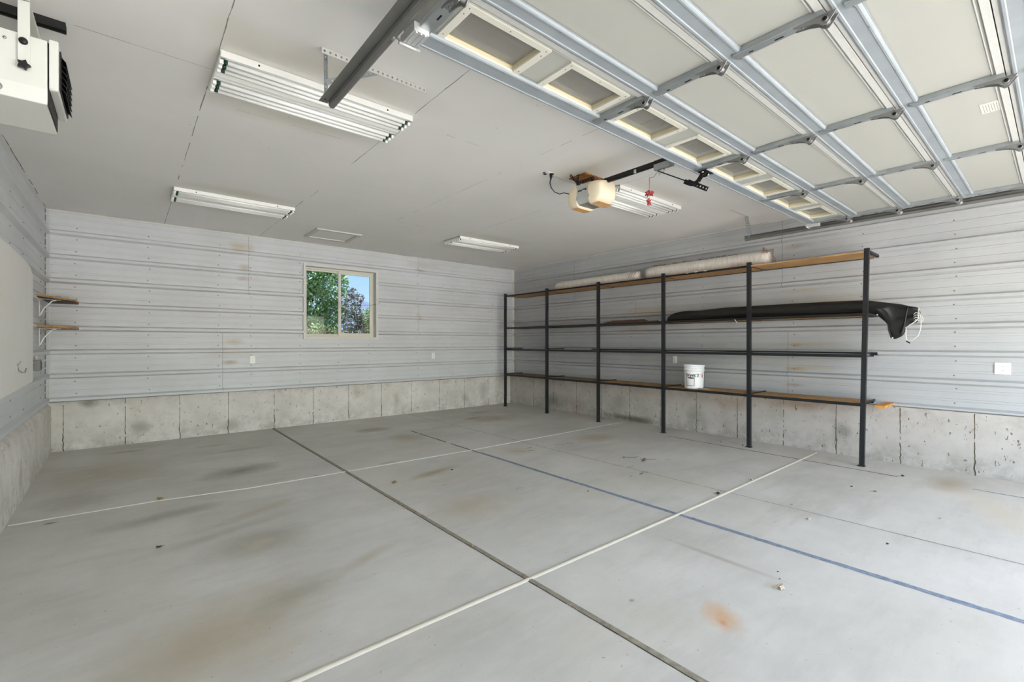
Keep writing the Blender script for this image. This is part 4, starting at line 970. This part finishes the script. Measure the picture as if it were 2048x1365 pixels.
tag(build('shop_scraps', MB().box(6.45,6.48,2.28,2.31,zt,zt+.010).bar((6.46,2.22,zt+.006),(6.50,2.26,zt+.012),.012,.01), m_debw, org=(6.46,2.26,zt)), 'small dark and white scraps on the top shelf right of the long roll', 'debris')

# black cover on the third level
tp = thing('rolled_cover', (6.56, 2.6, 1.73), 'long rolled black vinyl cover drooping off the end of the third shelf', 'tarp')
mb = MB(); mb.smooth = True; rs = random.Random(17)
# stations: y, ztop, zbot, half thickness in x, x centre
stn = [(4.0,1.79,1.727,.02,6.52),(3.92,1.845,1.727,.05,6.53),(3.82,1.880,1.727,.06,6.55),(3.62,1.892,1.728,.07,6.56),(3.45,1.875,1.728,.07,6.55),(3.2,1.903,1.728,.07,6.55),(2.9,1.905,1.728,.072,6.56),(2.5,1.905,1.728,.075,6.55),(2.1,1.905,1.728,.075,6.56),(1.7,1.900,1.730,.075,6.55),(1.50,1.895,1.738,.070,6.55),(1.40,1.886,1.738,.062,6.55),
       (1.345,1.868,1.705,.055,6.55),(1.29,1.858,1.655,.050,6.55),(1.255,1.850,1.60,.044,6.55),(1.235,1.846,1.48,.040,6.55),(1.205,1.840,1.425,.034,6.55),(1.165,1.832,1.455,.034,6.55),(1.125,1.824,1.475,.034,6.55),(1.095,1.812,1.56,.034,6.55),(1.065,1.800,1.61,.036,6.55),(1.03,1.795,1.605,.034,6.55),(.995,1.785,1.625,.026,6.55),(.985,1.76,1.68,.012,6.55)]
M = 26; vs = []
for i, (y, a, b, hx_, cx) in enumerate(stn):
    for k in range(M):
        an = 2*PI*k/M; c_, s_ = math.cos(an), math.sin(an); zz = (a+b)/2+(a-b)/2*s_
        fold = 1+.28*math.sin(zz*60+y*20)*(1 if y < 1.42 else .35)+.12*math.sin(y*37+k*2)
        vs.append((cx+hx_*c_*fold+(.012*math.sin(zz*45) if y < 1.4 else 0), y+(.008*math.sin(zz*50) if y < 1.3 else 0), zz))
fs = [(i*M+k, i*M+(k+1) % M, (i+1)*M+(k+1) % M, (i+1)*M+k) for i in range(len(stn)-1) for k in range(M)]+[tuple(range(M)), tuple((len(stn)-1)*M+k for k in range(M))]
mb._add(vs, fs); cv = build('cover', mb, m_tarp, tp)
sm = cv.modifiers.new('sub', 'SUBSURF'); sm.levels = 1; sm.render_levels = 1
mb = MB(); mb.tube([(6.50,1.075,1.80),(6.495,1.085,1.74),(6.50,1.095,1.66),(6.505,1.11,1.58),(6.51,1.14,1.50)], .008, 8).tube([(6.50,1.245,1.62),(6.50,1.24,1.54),(6.50,1.215,1.45)], .007, 8)
build('hem', mb, m_tarp, tp)
mb = MB(); mb.tube([(6.50,1.09,1.565),(6.49,1.05,1.60),(6.49,1.015,1.625),(6.49,.985,1.66),(6.49,.99,1.71),(6.50,.985,1.77)], .005, 8)
mb.tube([(6.49,.985,1.74),(6.48,.965,1.66),(6.48,.965,1.56),(6.48,.985,1.48),(6.48,1.03,1.43),(6.48,1.07,1.425)], .0035, 8)
mb.tube([(6.49,1.09,1.56),(6.48,1.09,1.50),(6.48,1.085,1.44),(6.48,1.07,1.42)], .004, 8).tube([(6.49,.98,1.70),(6.48,.955,1.68),(6.48,.945,1.64),(6.48,.965,1.62)], .003, 8)
for k in range(4): mb.tube([(6.515,.985,1.64+k*.025),(6.50,1.01,1.65+k*.025),(6.51,1.03,1.632+k*.025)], .0045, 6)
build('lacing_cord', mb, m_cord, tp)
build('grommet', MB().lathe([(.008,0),(.008,-.004)], (6.49,1.09,1.565), 12, 'x').lathe([(.008,0),(.008,-.004)], (6.495,1.205,1.455), 12, 'x').lathe([(.008,0),(.008,-.004)], (6.49,1.34,1.715), 12, 'x'), m_shiny, tp)
build('cord_tip', MB().bar((6.48,1.085,1.42),(6.48,1.055,1.395),.02,.012), m_dark, tp)
tag(build('cord_scrap', MB().tube([(6.365,2.87,1.72),(6.362,2.86,1.70),(6.362,2.84,1.68),(6.362,2.845,1.665)], .004, 6), m_cord, org=(6.365,2.87,1.70)), 'short white cord hanging over the third shelf edge under the black cover', 'cord')

# bucket
zb = LV[0]+.0385
BX, BY = 6.55, 3.56
bk_ = thing('plastic_bucket', (BX, BY, zb), 'white plastic bucket with printed label on the bottom shelf', 'bucket')
mb = MB(); H_ = .355
mb.lathe([(.128,0),(.131,.004),(.133,.03),(.141,.255),(.1415,.262),(.152,.264),(.152,.276),(.143,.279),(.1435,.298),(.1515,.300),(.1515,.308),(.144,.311),(.145,.330),(.154,.333),(.156,.352),(.154,.358),(.148,.358),(.146,.345),(.02,.343)], (BX, BY, zb), 48)
build('pail', mb, m_bucket, bk_)
def on_bucket(ob, az, z, scale, mt, name, flip=False):
    me = ob; 
    pass
def wrap_text(body, size, az, z, mt, name):
    cu = bpy.data.curves.new(name, 'FONT'); cu.body = body; cu.size = size; cu.offset = .0012; cu.align_x = 'CENTER'; cu.resolution_u = 3
    to = bpy.data.objects.new(name+'_tmp', cu); C.objects.link(to)
    bpy.context.view_layer.update(); dg = bpy.context.evaluated_depsgraph_get(); me = bpy.data.meshes.new_from_object(to.evaluated_get(dg))
    bpy.data.objects.remove(to, do_unlink=True)
    for v in me.vertices:
        r = .1345+.0335*(z+v.co.y)/1.0+.0025; a = az+v.co.x/r
        v.co = Vector((r*math.cos(a), r*math.sin(a), z+v.co.y))
    me.materials.clear(); me.materials.append(mt); o = bpy.data.objects.new(name, me); C.objects.link(o); o.parent = bk_; return o
AZ = math.atan2(-3.6, -6.6)      # toward the viewer
wrap_text('Dryvit 3', .058, AZ-.20, .184, m_ink, 'bucket_lettering')
wrap_text('Primus', .026, AZ-.30, .152, m_ink, 'bucket_lettering')
def patch(mb, a0, a1, z0, z1, n=6):
    vs = []
    for i in range(n+1):
        a = a0+(a1-a0)*i/n
        for z in (z0, z1):
            r = .1345+.0335*z+.0022; vs.append((BX+r*math.cos(a), BY+r*math.sin(a), zb+z))
    mb._add(vs, [(2*i, 2*i+2, 2*i+3, 2*i+1) for i in range(n)])
mb = MB(); a0, a1 = AZ-.80, AZ+.05
patch(mb, a0, a1, .045, .050); patch(mb, a0, a1, .165, .169, 6); patch(mb, a0, a0+.035, .045, .168, 1); patch(mb, a1-.035, a1, .045, .168, 1); patch(mb, AZ+.0, AZ+.62, .176, .179)
build('label_box', mb, m_ink, bk_)
mb = MB(); patch(mb, AZ+.85, AZ+.95, .165, .215, 2); patch(mb, AZ-.55, AZ-.35, .218, .224, 3); build('label_red_print', mb, m_inkr, bk_)
mb = MB(); mb.tube([(BX+.158*math.cos(AZ+q), BY+.158*math.sin(AZ+q), zb+.27-.055*math.cos(q*.8)) for q in [-.2+k*.2 for k in range(11)]], .0022, 6)
build('bail_handle', mb, m_zinc, bk_)
mb = MB(); rs = random.Random(22)
for k in range(7): mb.hexa([Vector((6.44+rs.uniform(0,.1), 3.40+rs.uniform(-.12,.06), zb))+Vector(q)*rs.uniform(.6,1.2) for q in ((0,0,0),(.03,0,0),(.03,.05,0),(0,.05,0),(.004,.01,.014),(.02,.0,.01),(.03,.04,.012),(0,.05,.008))])
tag(build('paper_scraps', mb, m_debw, org=(6.47,3.37,zb)), 'crumpled white scraps beside the bucket on the bottom shelf', 'debris')

# ------------------------------------------------------------------ leaves and bits on the floor
def leaf(x, y, s, m, name, label, seed, cat='leaf'):
    rs = random.Random(seed); mb = MB(); n = 9
    a0 = rs.uniform(0, 6)
    for q in range(3 if s > .03 else 2):
        c = Vector((x+rs.uniform(-.3,.3)*s, y+rs.uniform(-.3,.3)*s, .004+rs.uniform(.1,.3)*s)); vs = [c+Vector((0,0,rs.uniform(0,.35)*s))]
        for i in range(n):
            a = a0+q*1.3+2*PI*i/n; r = s*rs.uniform(.35, 1.0)*(1 if i % 2 else .62); vs.append(Vector((x+r*math.cos(a), y+r*.7*math.sin(a), .002+rs.uniform(0,.55)*s)))
        mb._add(vs, [(0, 1+i, 1+(i+1) % n) for i in range(n)])
    mb.tube([(x, y, .005), (x+s*1.1*math.cos(a0), y+s*1.1*math.sin(a0), .003+.2*s)], .0012, 5)
    o = tag(build(name, mb, m, org=(x, y, 0)), label, cat, 'dry leaves and bits on the concrete floor'); return o
for i, (x, y, s, m, nm, lb, ct) in enumerate([
    (2.849,1.03,.040,m_debw,'crumpled_leaf','crumpled pale leaf on the floor in the right foreground above the rust stain','leaf'),
    (2.041,4.268,.040,m_deb,'dry_leaf','tan leaf just right of the dark expansion joint near the brown streak stain','leaf'),
    (.222,5.144,.045,m_deb,'dry_leaf','tan leaf lying on the narrow white seam in the left bay','leaf'),
    (.165,3.947,.030,m_debd,'leaf_crumb','dark brown crumb alone on the left floor area','debris'),
    (4.618,3.407,.035,m_deb,'dry_leaf','brown leaf left of the black tape cross marks','leaf'),
    (4.722,3.197,.045,m_deb,'dry_leaf','brown leaf lying on the black tape cross marks','leaf'),
    (4.871,2.033,.042,m_debw,'dry_leaf','pale curled leaf on the wide white seam toward the shelving','leaf'),
    (4.187,2.041,.035,m_debd,'dry_leaf','dark leaf on the wide white seam by the thin saw cut','leaf'),
    (4.133,1.288,.028,m_debw,'dry_leaf','pale leaf on the open floor right of the blue line','leaf'),
    (4.376,1.492,.024,m_deb,'dry_leaf','small brown leaf on the thin saw cut beyond the wide white seam','leaf'),
    (5.371,1.125,.026,m_debg,'green_leaf','small green leaf on the floor below the last shelving post','leaf'),
    (5.382,1.31,.018,m_debd,'leaf_crumb','dark crumb beside the small green leaf','debris'),
    (6.213,1.071,.030,m_debd,'leaf_crumb','black crumb at the end of the blue line near the right wall','debris'),
    (1.807,2.594,.022,m_deb,'dry_leaf','small tan leaf in the dark expansion joint nearest the seam crossing','leaf'),
    (1.796,3.555,.022,m_deb,'dry_leaf','small tan leaf in the dark expansion joint farther from the crossing','leaf'),
    (1.815,2.06,.020,m_deb,'dry_leaf','tiny tan leaf where the dark joint meets the wide white seam','leaf'),
    (5.307,4.688,.026,m_debw,'paper_bit','white bit on the floor in front of the middle shelving bay','debris'),
    (5.042,7.205,.024,m_debw,'paper_bit','white bit on the floor near the far right corner','debris'),
    (5.50,7.55,.018,m_debw,'paper_bit','tiny white bit just before the farthest shelving post','debris'),
    (3.32,2.858,.016,m_debd,'leaf_crumb','dark crumb left of the blue line','debris'),
    (2.734,4.298,.018,m_debd,'leaf_crumb','dark crumb at the end of the brown streak stain','debris'),
    (4.041,.777,.018,m_debd,'leaf_crumb','dark crumb on the right floor by the saw cut','debris'),
    (3.042,1.114,.008,m_debd,'leaf_crumb','tiny dark speck farther above the crumpled pale leaf','debris'),
    (2.957,1.07,.008,m_debd,'leaf_crumb','tiny dark speck just above the crumpled pale leaf','debris'),
    (5.42,1.80,.020,m_debw,'paper_bit','white bit right of the wide white seam near the shelving','debris'),
    (4.95,.62,.018,m_debw,'paper_bit','white bit on the bright floor at the far right','debris')]):
    leaf(x, y, s, m, nm, lb, 40+i, ct)
for o in list(bpy.data.objects):
    if 'org' in o: del o['org']
